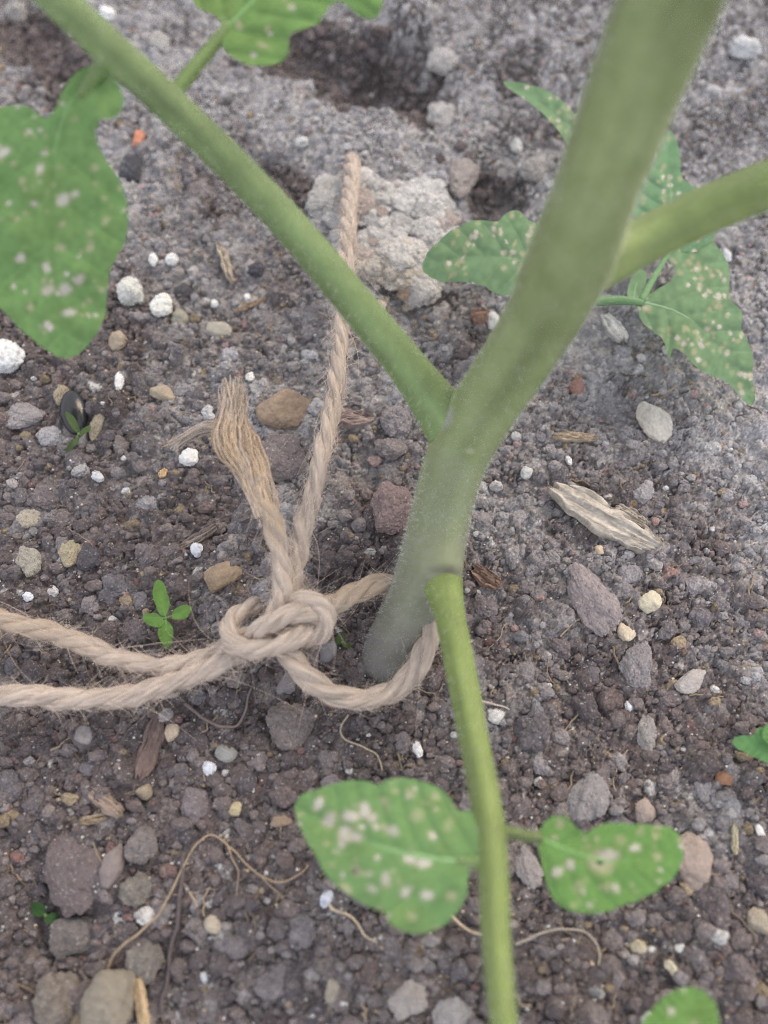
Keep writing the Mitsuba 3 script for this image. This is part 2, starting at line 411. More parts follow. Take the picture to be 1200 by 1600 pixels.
def stalk(name, px, green, seed, k=28, groove=0.05, label=None, hair=22, grey=None, step=0.5, hl=0.5, knots=(), scars=()):
    """A stem or leaf stalk through (photograph place, height, radius) points, its skin mottled; grey(z) in 0..1 mixes in the corky old skin."""
    q = np.array([[*at(a, b, z), r] for a, b, z, r in px])
    q = spline(q, step)
    p, r = q[:, :3], q[:, 3]
    ang = np.arange(k) / k * 2 * np.pi
    w = r[:, None] * (1 + groove * np.cos(5 * ang + seed)[None] * 0.5 + 0.05 * (meshkit.fbm(np.stack(np.broadcast_arrays(np.cos(ang)[None] * 1.2, np.sin(ang)[None] * 1.2, (np.arange(len(p)) * step / 5)[:, None]), -1), 2, seed) - 0.5))
    v, f, uv = tube(p, w, k)
    out = v - np.vstack([np.repeat(p, k, 0), p[:1], p[-1:]])
    out /= np.linalg.norm(out, axis=1, keepdims=True) + 1e-9
    for c, rad, h in knots:
        v = v + out * (h * np.exp(-((v - c) ** 2).sum(1) / (rad * rad)))[:, None]
    m1 = meshkit.fbm(np.stack([v[:, 0] / 3, v[:, 1] / 3, v[:, 2] / 3], 1) + seed, 3, seed)[:, None]
    m2 = meshkit.noise(v / 0.35 + seed, seed)[:, None]
    c = np.array(green) * (0.72 + 0.45 * m1) * (0.9 + 0.2 * m2)
    st = meshkit.fbm(np.stack([uv[:, 0] * 5, uv[:, 1] / 30, uv[:, 1] * 0], 1), 2, seed + 3)[:, None]
    c = c * (0.58 + 0.84 * st)
    if grey is not None:
        g = np.clip(grey(v) + 0.5 * (m1[:, 0] - 0.5) + 0.3 * (m2[:, 0] - 0.5), 0, 1)[:, None]
        c = c * (1 - g) + np.array([0.205, 0.192, 0.188]) * (0.8 + 0.4 * m2) * g
    for at_, rad, tint in scars:
        w = (np.clip(1.4 - np.linalg.norm((v - at_) / rad, axis=1) + 0.5 * (m2[:, 0] - 0.5), 0, 1))[:, None]
        c = c * (1 - w) + np.array(tint) * w
    key = put(name, (v, f), 'stem_mat', plant, color=np.clip(c, 0, 1))
    if label:
        tag(key, label)
    if hair:
        hairs(p, r, hair, seed + 50, hl)
    return key


STEM = [(598, 1048, -6, 4.6), (606, 1030, -2, 4.55), (640, 960, 4, 4.6), (666, 900, 8, 4.9), (690, 800, 13, 4.65), (722, 700, 19.5, 4.75), (782, 600, 28, 4.95), (846, 500, 38, 5.15), (893, 400, 47.5, 5.5), (930, 300, 56, 5.1), (968, 200, 63.5, 5.2),
        (1006, 100, 70, 5.3), (1048, 0, 76, 5.35), (1098, -110, 82.5, 5.3), (1170, -260, 91, 5.2), (1280, -460, 103, 5.0)]
stalk('stem', STEM, (0.215, 0.262, 0.112), 3, k=56, groove=0.03, hair=160, grey=lambda v: np.clip((26 - v[:, 2]) / 26, 0, 0.95), hl=0.6,
      knots=[(at(682, 655, 21), 3.2, 1.0), (at(692, 884, 14.2), 2.2, 1.7), (at(690, 908, 11.5), 3.2, 1.3), (at(664, 888, 13), 2.2, 0.6), (at(715, 885, 13), 2.2, 0.7), (at(958, 402, 43), 4.0, 1.4), (at(690, 800, 17), 3.5, -0.3), (at(697, 896, 13.6), 1.1, -0.9)],
      scars=[(at(694, 893, 13.5), np.array([2.0, 0.7, 2.0]), (0.085, 0.060, 0.060)), (at(700, 822, 17.5), np.array([0.5, 0.5, 0.8]), (0.36, 0.36, 0.24)), (at(735, 705, 24), np.array([0.6, 0.4, 0.8]), (0.36, 0.37, 0.24)), (at(902, 322, 59), np.array([1.4, 0.7, 1.4]), (0.30, 0.27, 0.26)),
             (at(985, 395, 44), np.array([1.5, 1.2, 2.5]), (0.33, 0.32, 0.31)), (at(690, 655, 24), np.array([2.2, 1.6, 2.2]), (0.30, 0.28, 0.275))])
stalk('leaf_stalk', [(706, 668, 20.5, 4.2), (680, 632, 22.5, 3.6), (640, 578, 26.5, 3.0), (560, 480, 33.5, 2.65), (450, 350, 41, 2.5), (280, 178, 52, 2.35), (80, -10, 65, 2.2), (-60, -150, 73, 2.1)], (0.160, 0.225, 0.092), 11, hair=60)
stalk('leaf_stalk', [(664, 856, 5.5, 2.8), (680, 884, 9.0, 3.3), (691, 912, 11.3, 3.1), (702, 958, 13.8, 2.3), (715, 1020, 16, 2.15), (745, 1180, 19.8, 1.95), (766, 1300, 22.3, 1.95), (775, 1450, 23.6, 1.75), (787, 1600, 25.5, 1.6), (800, 1740, 26, 1.5)], (0.165, 0.215, 0.066), 12, hair=40)
stalk('leaf_stalk', [(905, 428, 44, 3.4), (960, 400, 42.5, 3.4), (1010, 375, 43, 3.15), (1080, 340, 46, 3.1), (1200, 290, 54, 3.0), (1330, 240, 63, 2.9)], (0.235, 0.300, 0.115), 13, hair=60)
stalk('leaf_stalk', [(786, 590, 25, 1.6), (850, 500, 20, 1.2), (892, 452, 17, 1.05), (915, 370, 15, 0.9), (938, 285, 13, 0.7)], (0.13, 0.23, 0.10), 14, k=16, hair=16)
stalk('leaflet_stalk', [(885, 458, 17.3, 0.9), (930, 470, 15, 0.85), (965, 469, 13.5, 0.8), (1004, 473, 12.6, 0.6)], (0.14, 0.26, 0.12), 15, k=14, hair=14)
stalk('leaflet_stalk', [(258, 165, 52.5, 1.25), (278, 138, 53.4, 1.05), (310, 98, 54.5, 0.95), (345, 56, 55.5, 0.85), (362, 32, 56, 0.6)], (0.150, 0.215, 0.075), 16, k=16, hair=16)
stalk('leaflet_stalk', [(168, 92, 58.0, 1.5), (150, 118, 57, 1.0), (128, 150, 55.5, 0.75)], (0.14, 0.21, 0.075), 17, k=16, hair=10)
stalk('leaflet_stalk', [(768, 1300, 22.2, 1.1), (790, 1300, 22.2, 0.85), (815, 1305, 22, 0.75), (846, 1309, 21.6, 0.65)], (0.125, 0.165, 0.060), 18, k=16, hair=10)
stalk('leaflet_stalk', [(766, 1335, 22.8, 0.9), (745, 1347, 22.9, 0.8), (715, 1345, 22.9, 0.6)], (0.16, 0.24, 0.09), 19, k=16, hair=8)
stalk('leaflet_stalk', [(796, 1690, 25.9, 0.9), (900, 1720, 24, 0.8), (1010, 1690, 22, 0.7), (1040, 1660, 21.5, 0.6)], (0.14, 0.21, 0.075), 20, k=16, hair=8)
stalk('leaflet_stalk', [(1002, 470, 12.7, 0.6), (1030, 420, 12.0, 0.5), (1052, 385, 11.5, 0.4)], (0.14, 0.26, 0.12), 22, k=12, hair=6)


def leaf(parent, outline, rib, z, seed, green, arch=0.0, fold=0.12, droop=0.012, wave=0.5, spots=(), sprinkle=(0, 3, 6), holes=(), step=3.2, ribr=0.5, label=None, name='leaf', yellow=0.25, ribcol=None):
    """A leaf blade inside an outline (photograph places), its rib and side veins. z: heights at base and tip; spots: (place, radius in px, paleness) of eaten, bleached patches."""
    g = np.random.default_rng(seed)
    o = spline(outline, step, True)
    o = o + (np.stack([meshkit.noise(np.stack([o[:, 0] / 9, o[:, 1] / 9, o[:, 0] * 0 + a], 1), seed) for a in (0, 7)], 1) - 0.5) * 3.0
    poly = Polygon(o).buffer(0)
    if poly.geom_type != 'Polygon':
        poly = max(poly.geoms, key=lambda q: q.area)
    o = np.array(poly.exterior.coords)[:-1]
    spots = [(x, y, 0.88 * r, w) for x, y, r, w in spots]
    pts = [o]
    for hx, hy, hr in holes:
        a = np.arange(9) / 9 * 2 * np.pi
        hp = np.stack([hx + hr * np.cos(a) * g.uniform(0.7, 1.2, 9), hy + hr * np.sin(a) * g.uniform(0.7, 1.2, 9)], 1)
        pts.append(hp); poly = poly.difference(Polygon(hp).buffer(0))
    x0, y0, x1, y1 = poly.bounds
    gx, gy = np.meshgrid(np.arange(x0, x1, step), np.arange(y0, y1, step * 0.87))
    gx = gx + (np.arange(gx.shape[0]) % 2)[:, None] * step / 2
    c = np.stack([gx.ravel(), gy.ravel()], 1) + g.normal(0, step * 0.08, (gx.size, 2))
    inner = poly.buffer(-step * 0.55)
    c = c[contains_xy(inner, c[:, 0], c[:, 1])]
    v2 = np.vstack(pts + [c])
    f = Delaunay(v2).simplices
    m = v2[f].mean(1)
    f = f[contains_xy(poly, m[:, 0], m[:, 1])]
    used = np.unique(f)
    back = np.full(len(v2), -1); back[used] = np.arange(len(used))
    v2, f = v2[used], back[f]
    R = spline(rib, 4.0)
    L = np.concatenate([[0], np.cumsum(np.linalg.norm(np.diff(R, axis=0), axis=1))])
    d2 = ((v2[:, None] - R[None]) ** 2).sum(-1)
    n = d2.argmin(1)
    tang = np.gradient(R, axis=0); tang /= np.linalg.norm(tang, axis=1, keepdims=True)
    rel = v2 - R[n]
    side = tang[n, 0] * rel[:, 1] - tang[n, 1] * rel[:, 0]
    along = L[n] + (tang[n] * rel).sum(1)
    t = along / L[-1]
    k = mm_per_px(at(*R[len(R) // 2], (z[0] + z[1]) / 2))

    def height(t, s, x, y):
        s = np.abs(s) * k
        w = meshkit.fbm(np.stack([x / 60, y / 60, x * 0 + seed], -1), 2, seed) - 0.5
        return z[0] + (z[1] - z[0]) * t + arch * 4 * np.clip(t, 0, 1) * (1 - np.clip(t, 0, 1)) + fold * s - droop * s * s + wave * 2 * w * np.minimum(s / 2, 1)

    vein = np.abs(((along - np.abs(side) * 0.75) / (L[-1] / 6.5)) % 1 - 0.5) * 2         # 1 on a side vein
    quilt = 0.42 * (1 - vein ** 2) * np.minimum(np.abs(side) * k / 1.5, 1)
    Z = height(t, side, v2[:, 0], v2[:, 1]) + quilt - 0.14
    V = at(v2[:, 0], v2[:, 1], Z)
    p3 = np.stack([v2[:, 0], v2[:, 1], v2[:, 0] * 0 + seed], 1)
    a, b = meshkit.fbm(p3 / 70, 3, seed)[:, None], meshkit.fbm(p3 / 9, 2, seed + 1)[:, None]
    col = np.array(green) * (0.78 + 0.44 * b)
    yl = np.clip(yellow * 4 * (a - 0.45), 0, 0.8)
    col = col * (1 - yl) + np.array([0.215, 0.285, 0.095]) * (0.8 + 0.4 * b) * yl
    vv = np.clip((vein - 0.9) * 8, 0, 1)[:, None] * 0.3
    col = col * (1 - vv) + np.array(green) * 1.45 * vv
    sp = [(x, y, r, w) for x, y, r, w in spots]
    cnt, r0, r1 = sprinkle
    if cnt:
        q = v2[g.integers(0, len(v2), cnt * 3)]
        q = q[meshkit.noise(np.stack([q[:, 0] / 40, q[:, 1] / 40, q[:, 0] * 0], 1), seed + 9) > 0.42][:cnt]
        sp += [(x, y, 0.85 * g.uniform(r0, r1), g.uniform(0.3, 0.85)) for x, y in q]
    for x, y, r, w in sp:
        dx, dy = v2[:, 0] - x, v2[:, 1] - y
        near = dx * dx + dy * dy < 9 * r * r
        an = g.uniform(0, 3.14); sx = g.uniform(0.7, 1.25)
        u1, u2 = (dx * math.cos(an) + dy * math.sin(an)) * sx, (-dx * math.sin(an) + dy * math.cos(an)) / sx
        dd = np.sqrt(u1 ** 2 + u2 ** 2) / r + 0.9 * (meshkit.fbm(p3 / (r * 0.9) + x, 2, seed + 2) - 0.5)
        m = (near * min(1.0, 1.25 * w) * np.clip((1.15 - dd) / 0.6, 0, 1))[:, None]
        pale = np.array([0.58, 0.56, 0.50]) if w > 0.65 else np.array([0.47, 0.46, 0.31])
        rim = np.clip(1 - np.abs(dd - 0.85) / 0.3, 0, 1)[:, None] * near[:, None] * 0.45 * w
        col = col * (1 - m) + pale * g.uniform(0.85, 1.1) * m
        col = col * (1 - rim) + np.array([0.34, 0.30, 0.16]) * rim
    nrm = np.cross(V[f[:, 1]] - V[f[:, 0]], V[f[:, 2]] - V[f[:, 0]])
    f = np.where((nrm[:, 2] < 0)[:, None], f[:, ::-1], f)
    key = put(name, (V, f), 'leaf_mat', parent, color=np.clip(col, 0, 1))
    if label:
        tag(key, label)
    if ribr:
        tt = L / L[-1]
        rz = height(tt, R[:, 0] * 0, R[:, 0], R[:, 1]) - 0.14
        rv, rf, _ = tube(at(R[:, 0], R[:, 1], rz - 0.45 * ribr), ribr * (1 - 0.8 * tt), 8)
        rc = np.tile(np.array(ribcol if ribcol is not None else np.array(green) * 1.03), (len(rv), 1)) * (0.85 + 0.3 * meshkit.noise(rv, seed))[:, None]
        put('midrib', (rv, rf), 'stem_mat', key, color=np.clip(rc, 0, 1))
    return key


G1, G2, G3 = (0.190, 0.330, 0.128), (0.185, 0.325, 0.132), (0.200, 0.315, 0.180)
leaf(plant, [(150, 100), (172, 112), (188, 138), (193, 160), (182, 182), (156, 190), (150, 204), (160, 240), (182, 273), (197, 310), (200, 347), (192, 385), (173, 418), (166, 480), (145, 530), (105, 560), (65, 541), (30, 512), (0, 480), (-40, 440), (-80, 370), (-86, 290), (-62, 220),
             (-25, 182), (0, 168), (30, 164), (55, 174), (74, 184), (84, 172), (96, 148), (112, 122), (128, 108)],
     [(152, 108), (118, 150), (92, 210), (82, 290), (82, 380), (90, 470), (104, 556)], (57, 33), 101, G1, arch=1.5, fold=0.05, wave=1.0, ribr=0.55, yellow=0.3,
     spots=[(5, 238, 12, .9), (62, 264, 10, .8), (100, 312, 14, .75), (118, 303, 8, .7), (32, 404, 10, .8), (73, 418, 9, .75), (124, 437, 11, .95), (75, 454, 12, .8), (103, 452, 13, .75), (108, 488, 11, .75), (76, 510, 9, .8), (52, 318, 7, .7), (35, 283, 8, .6), (96, 386, 8, .6), (141, 388, 9, .6), (165, 345, 8, .6),
            (133, 146, 9, .6), (148, 262, 8, .5), (47, 480, 8, .6), (116, 186, 7, .4), (27, 343, 6, .6), (97, 350, 7, .5), (140, 470, 6, .5), (163, 310, 7, .4), (140, 365, 7, .4)], sprinkle=(70, 3.6, 6.2), label='large speckled green leaf at the left edge, pointing down')
leaf(plant, [(298, -15), (310, 12), (335, 24), (346, 42), (348, 70), (366, 91), (402, 103), (432, 98), (450, 84), (453, 58), (472, 46), (500, 34), (514, 12), (528, 2), (546, 13), (566, 28), (588, 28), (597, 5), (602, -30), (580, -95), (500, -150), (400, -140), (325, -90), (300, -45)],
     [(352, 48), (390, 10), (440, -40), (500, -90), (560, -120)], (56, 62), 102, (0.190, 0.325, 0.115), arch=1, fold=0.05, wave=1.0, ribr=0.5, yellow=0.35, spots=[(374, 40, 9, .6), (455, 8, 8, .5), (410, 70, 9, .5)], sprinkle=(26, 3.5, 7))
leaf(plant, [(461, 1262), (468, 1246), (490, 1234), (530, 1223), (580, 1222), (591, 1225), (603, 1218), (640, 1217), (680, 1228), (703, 1248), (716, 1266), (735, 1266), (752, 1282), (758, 1310), (755, 1334), (740, 1350), (732, 1366), (728, 1400), (715, 1422), (700, 1440), (680, 1453), (650, 1459), (625, 1453), (606, 1438),
             (600, 1426), (586, 1420), (555, 1405), (515, 1375), (492, 1336), (470, 1298)],
     [(748, 1348), (690, 1343), (620, 1330), (540, 1300), (472, 1266)], (23, 19), 103, G2, arch=1.5, fold=0.03, droop=0.018, wave=0.9, ribr=0.5, ribcol=(0.215, 0.36, 0.16), yellow=0.3, label='speckled leaf with white bleached patches left of the lower stalk',
     spots=[(497, 1255, 12, .9), (515, 1282, 15, .95), (548, 1275, 13, .9), (570, 1266, 14, .95), (582, 1276, 11, .9), (540, 1303, 17, 1.0), (556, 1308, 14, .95), (533, 1318, 10, .85), (612, 1298, 12, .7), (640, 1342, 13, .9), (662, 1348, 13, .9), (556, 1360, 11, .6), (581, 1389, 9, .7), (634, 1393, 11, .85), (667, 1399, 12, .9),
            (603, 1374, 10, .7), (676, 1306, 9, .8), (640, 1240, 10, .5), (706, 1400, 10, .6), (600, 1252, 9, .5), (540, 1388, 12, .55), (644, 1432, 9, .5), (680, 1245, 9, .5), (587, 1292, 8, .7), (650, 1275, 14, .4), (700, 1290, 12, .35)], sprinkle=(44, 3.6, 6.4), holes=[(555, 1361, 5)])
leaf(plant, [(839, 1304), (850, 1286), (870, 1274), (888, 1280), (904, 1297), (915, 1301), (930, 1292), (955, 1286), (1000, 1288), (1040, 1290), (1062, 1306), (1068, 1330), (1060, 1360), (1030, 1390), (980, 1412), (930, 1427), (900, 1425), (870, 1410), (855, 1382), (847, 1350), (842, 1325)],
     [(842, 1309), (890, 1330), (950, 1345), (1010, 1340), (1062, 1328)], (21.5, 17), 104, (0.155, 0.300, 0.098), arch=1, fold=0.04, droop=0.016, wave=0.8, ribr=0.42, yellow=0.2, label='small speckled leaf with an eaten hole right of the lower stalk',
     spots=[(938, 1347, 24, .6), (945, 1340, 14, .9), (955, 1335, 13, .7), (992, 1325, 11, .7), (1028, 1338, 9, .55), (891, 1352, 10, .85), (870, 1362, 11, .7), (962, 1388, 9, .7), (948, 1387, 8, .6), (875, 1288, 8, .6), (905, 1385, 12, .4), (970, 1312, 10, .4), (866, 1310, 7, .5), (1030, 1290, 10, .6), (1000, 1300, 8, .4)], sprinkle=(28, 3.4, 5.8), holes=[(937, 1346, 7)])
leaf(plant, [(998, 1610), (1015, 1582), (1040, 1556), (1065, 1543), (1090, 1545), (1112, 1560), (1122, 1585), (1125, 1625), (1110, 1690), (1060, 1725), (1012, 1695), (996, 1650)],
     [(1040, 1662), (1060, 1620), (1072, 1580), (1080, 1550)], (21.5, 19), 105, (0.155, 0.295, 0.095), fold=0.04, wave=0.6, ribr=0.35, spots=[(1048, 1580, 9, .75), (1085, 1600, 8, .5)], sprinkle=(5, 3, 6))
leaf(plant, [(659, 418), (668, 397), (690, 372), (720, 352), (758, 344), (778, 346), (790, 333), (812, 331), (828, 345), (855, 352), (885, 395), (890, 440), (862, 450), (822, 456), (785, 462), (760, 450), (725, 440), (690, 440), (668, 430)],
     [(890, 452), (840, 420), (780, 402), (720, 402), (664, 417)], (17, 11), 106, G3, arch=1.5, fold=0.06, wave=0.6, ribr=0.35, yellow=0.1, sprinkle=(85, 3.2, 6.5), step=2.8, label='densely stippled low leaf left of and behind the main stem')
leaf(plant, [(786, 127), (810, 129), (842, 137), (872, 152), (902, 182), (935, 232), (945, 285), (915, 268), (895, 242), (880, 215), (860, 190), (830, 163)],
     [(940, 282), (905, 220), (860, 172), (790, 129)], (13, 11), 107, G3, arch=2, fold=0.06, wave=0.5, ribr=0.3, yellow=0.1, sprinkle=(40, 3, 5.5), step=2.8)
leaf(plant, [(993, 468), (1018, 457), (1044, 441), (1056, 425), (1042, 402), (1050, 380), (1075, 366), (1110, 374), (1130, 396), (1140, 430), (1143, 468), (1160, 490), (1158, 510), (1172, 542), (1177, 590), (1175, 634), (1152, 615), (1140, 601), (1115, 588), (1090, 575), (1066, 551), (1052, 546), (1046, 562), (1040, 545), (1033, 528), (1010, 510),
             (998, 490)], [(1000, 473), (1060, 490), (1110, 530), (1150, 585), (1174, 630)], (12.5, 8.5), 108, G3, arch=1.2, fold=0.05, wave=0.8, ribr=0.4, yellow=0.1, sprinkle=(120, 3, 6.5), step=2.8, label='ragged stippled low leaf right of the main stem, below the side stalk')
leaf(plant, [(984, 466), (984, 442), (995, 419), (1008, 424), (1006, 450), (995, 468)], [(990, 466), (994, 445), (1001, 424)], (12.8, 11.5), 109, G3, fold=0.05, wave=0.2, ribr=0.2, yellow=0.1)
leaf(plant, [(1048, 203), (1062, 238), (1068, 280), (1098, 300), (1120, 340), (1110, 378), (1070, 395), (1022, 370), (985, 330), (1003, 290), (1022, 248)],
     [(1054, 388), (1050, 330), (1046, 270), (1047, 210)], (11.5, 10), 110, (0.18, 0.315, 0.18), arch=1, fold=0.06, wave=0.5, ribr=0.3, yellow=0.05, sprinkle=(40, 3, 6), step=2.8)
hv, hf, hc = cat(HAIRS)
tag(put('hair', (hv, hf), 'fibre_mat', plant, smooth=False, color=hc), kind='stuff')

# ------------------------------------------------------------------ the jute twine
twine = thing('jute_twine', 'pale tan jute twine looped round the stem and knotted, with a frayed brown end', 'twine')
JUTE = np.array([0.415, 0.345, 0.298])
FUZZ = []


def strand(name, pts, R=1.8, seed=0, pitch=12.5, brown=None, fuzz=14):
    """A length of three-ply twine through (photograph place, height) points: each ply is a part of the strand."""
    holder = numbered(twine + '__' + name)
    q = np.array([at(a, b, z) for a, b, z in pts])
    R = R * 0.89
    p = spline(q, 0.35)
    t, n, b = frames(p)
    s = np.arange(len(p)) * 0.35
    for j in range(3):
        ph = -2 * np.pi * s / pitch + j * 2.094 + seed + 1.1 * (meshkit.noise(np.stack([s / 9, s * 0, s * 0 + j], 1), seed) - 0.5)
        wob = 1 + 0.26 * (meshkit.noise(np.stack([s / 4, s * 0 + 5, s * 0 + j], 1), seed) - 0.5)
        c = p + (0.43 * R * wob)[:, None] * (np.cos(ph)[:, None] * n + np.sin(ph)[:, None] * b)
        k = 24
        ang = np.arange(k) / k * 2 * np.pi
        P3 = np.stack(np.broadcast_arrays(np.cos(ang)[None] * 3.4 + (s * 0.25)[:, None], np.sin(ang)[None] * 3.4, (s / 4)[:, None]), -1)
        fib = meshkit.fbm(P3 + j * 9, 2, seed + j)
        v, f, _ = tube(c, 0.60 * R * wob[:, None] * (0.88 + 0.24 * fib), k)
        fi = np.concatenate([fib.ravel(), [0.5, 0.5]])[:, None]
        fine = meshkit.noise(np.stack([v[:, 0] / 0.4, v[:, 1] / 0.4, v[:, 2] / 0.4], 1), seed)[:, None]
        col = JUTE * (0.45 + 1.1 * fi) * (0.88 + 0.24 * fine)
        if brown is not None:
            w = np.clip(brown(v) + 0.8 * (fi[:, 0] - 0.5), 0, 1)[:, None]
            col = col * (1 - w) + np.array([0.33, 0.245, 0.165]) * (0.7 + 0.6 * fi) * w
        put('ply', (v, f), 'fibre_mat', holder, color=np.clip(col, 0, 1))
    g = np.random.default_rng(seed + 77)
    m = int(s[-1] * fuzz)
    for i in g.integers(2, len(p) - 2, m):
        a = g.uniform(0, 2 * np.pi)
        o = math.cos(a) * n[i] + math.sin(a) * b[i]
        d = o * g.uniform(0.15, 0.8) + t[i] * g.choice([-1, 1]) * g.uniform(0.5, 1.2)
        ln = g.uniform(0.6, 2.6) * (4 if g.random() < 0.06 else 1)
        u = np.linspace(0, 1, 7)[:, None]
        pth = p[i] + o * R * 0.93 + d / np.linalg.norm(d) * ln * u + g.normal(0, 0.45, 3) * (u ** 2) * ln * 0.7 + np.array([0, 0, -0.25]) * ln * u ** 2
        fv, ff, _ = tube(pth, 0.032 * (1 - 0.5 * u[:, 0]), 3, cap=False)
        FUZZ.append((fv, ff, np.tile(JUTE * g.uniform(1.0, 1.7), (len(fv), 1))))
    return holder


left_brown = lambda v: np.clip((-38 - v[:, 0]) / 30, 0, 0.45)
strand('free_strand', [(-170, 945, 9), (-60, 955, 8), (0, 968, 7.5), (90, 992, 7), (190, 1030, 7), (270, 1040, 7.5), (330, 1024, 8.5), (375, 1002, 9.5), (410, 985, 9)], 1.75, 1, brown=left_brown)
strand('free_strand', [(-170, 1075, 8), (-60, 1084, 7.5), (0, 1086, 7), (90, 1091, 7), (180, 1090, 7.5), (260, 1071, 8.5), (330, 1042, 9.5), (385, 1012, 9.5), (425, 992, 9)], 1.85, 2)
strand('loop', [(432, 968, 8.5), (441, 1003, 9.3), (466, 1046, 9), (515, 1082, 7.5), (570, 1094, 6.5), (620, 1076, 6.2), (655, 1034, 6.2), (672, 985, 6), (668, 955, 5), (645, 925, 4.4), (610, 912, 5), (565, 922, 6.5), (515, 946, 8), (470, 962, 8.5), (430, 975, 8)], 1.95, 3, pitch=14,
       brown=lambda v: np.clip((v[:, 1] + 21) / 7, 0, 0.55) * (v[:, 0] > -10), fuzz=10)
TOP = on_bed(551, 255)[2]
strand('long_strand', [(440, 985, 8), (450, 950, 9), (460, 895, 9.5), (480, 800, 10), (508, 690, 10), (527, 580, 10), (537, 470, 10), (542, 380, 10), (546, 315, TOP + 4.5), (549, 275, TOP + 2.2), (551, 250, TOP - 0.6), (552, 225, TOP - 5)], 1.75, 4)
strand('short_strand', [(420, 985, 9.5), (434, 955, 12), (442, 905, 13), (437, 860, 14.5), (424, 815, 16.5), (410, 775, 18.5), (398, 745, 20)], 1.85, 5, brown=lambda v: np.clip((v[:, 2] - 15) / 4, 0, 0.6))
# the knot's wraps
KZ = 10.5
strand('wrap', [(400, 945, 7), (372, 958, 9.5), (357, 982, 11), (366, 1008, 12.3), (398, 1016, 13), (438, 1006, 13.2), (470, 990, 12), (488, 972, 9)], 1.7, 6, pitch=12, fuzz=8)
strand('wrap', [(392, 1006, 9.5), (403, 985, 12.8), (430, 971, 14.6), (462, 958, 14.2), (490, 958, 12.5), (502, 972, 11), (490, 990, 9)], 1.7, 7, pitch=12, fuzz=8)
strand('wrap', [(440, 950, 10), (462, 936, 12.3), (490, 939, 13.2), (509, 956, 12.8), (508, 980, 11.8), (490, 996, 10), (468, 998, 8)], 1.65, 8, pitch=12, fuzz=8)


def frayed():
    g = np.random.default_rng(91)
    out = []
    mid = spline(np.array([[*at(a, b, z), r] for a, b, z, r in [(418, 800, 17, 1.8), (405, 762, 19, 2.2), (388, 722, 20.5, 2.7), (368, 690, 21.5, 3.3), (364, 660, 22, 2.3), (363, 628, 22.3, 1.75), (360, 598, 22.5, 1.5)]]), 0.8)
    p, r = mid[:, :3], mid[:, 3]
    t, n, b = frames(p)
    for i in range(460):
        a, q = g.uniform(0, 2 * np.pi), math.sqrt(g.random())
        e = len(p) if g.random() < 0.75 else g.integers(len(p) // 2, len(p))
        e = max(6, e - g.integers(0, 6))
        s = np.arange(e)
        aa = a + s * 0.05 + 0.5 * (meshkit.noise(np.stack([s / 5.0, s * 0.0 + i, s * 0.0], 1), 3) - 0.5)
        w = q * r[:e] * (1 + 0.35 * (meshkit.noise(np.stack([s / 4.0, s * 0.0 + i, s * 0.0 + 9], 1), 4) - 0.5))
        c = p[:e] + (w * np.cos(aa))[:, None] * n[:e] + (w * np.sin(aa) * 0.75)[:, None] * b[:e]
        c = c + (np.linspace(0, 1, e)[:, None] ** 3) * g.normal(0, 0.45, 3) + 0.5 * (np.stack([meshkit.noise(np.stack([s / 3.0, s * 0.0 + i, s * 0.0 + 20 + a0], 1), 6) for a0 in range(3)], 1) - 0.5)
        v, f, _ = tube(c, np.linspace(0.15, 0.085, e) * g.uniform(0.6, 1.3), 5)
        brown = np.clip(np.interp(np.arange(e) / len(p), [0, 0.25, 0.5, 0.75, 1], [0.3, 0.45, 0.65, 0.25, 0.0]) + g.normal(0, 0.2), 0, 1)
        c0 = (JUTE * 1.25)[None] * (1 - brown[:, None]) + np.array([[0.50, 0.355, 0.225]]) * brown[:, None]
        out.append((v, f, np.vstack([np.repeat(c0, 5, 0), c0[:1], c0[-1:]]) * g.uniform(0.75, 1.25)))
    for i in range(60):            # the wisp that sticks out to the left
        o = g.normal(0, 0.45, 3)
        c = spline(np.array([at(378, 700, 21.0), at(350, 668, 21.5), at(318, 668, 20.5), at(292, 682, 19), at(g.uniform(268, 284), g.uniform(686, 704), 17.5)]) + o * np.array([[0.4], [1.5], [1], [0.8], [0.7]]), 0.8)
        v, f, _ = tube(c, 0.11 * np.ones(len(c)), 4)
        out.append((v, f, np.tile(JUTE * g.uniform(0.9, 1.3), (len(v), 1))))
    v, f, c = cat(out)
    tag(put('frayed_end', (v, f), 'fibre_mat', twine, color=np.clip(c, 0, 1)), 'frayed brown end of untwisted fibres', kind='stuff')


frayed()
v, f, c = cat(FUZZ)
tag(put('fuzz', (v, f), 'fibre_mat', twine, smooth=False, color=np.clip(c, 0, 1)), kind='stuff')

# ------------------------------------------------------------------ pieces lying on the bed, one by one


def tinted(v, colour, seed, amount=0.5, freq=1.2, speck=0.25):
    colour = np.array(colour) * np.array([1.16, 1.18, 1.22]) if max(colour) < 0.5 else np.array(colour) * 0.94
    a, b = meshkit.fbm(v * freq + seed, 3, seed)[:, None], np.random.default_rng(seed).random((len(v), 1))
    return np.clip(np.array(colour) * (1 - amount / 2 + amount * a) * (1 - speck / 2 + speck * b), 0.005, 0.9)


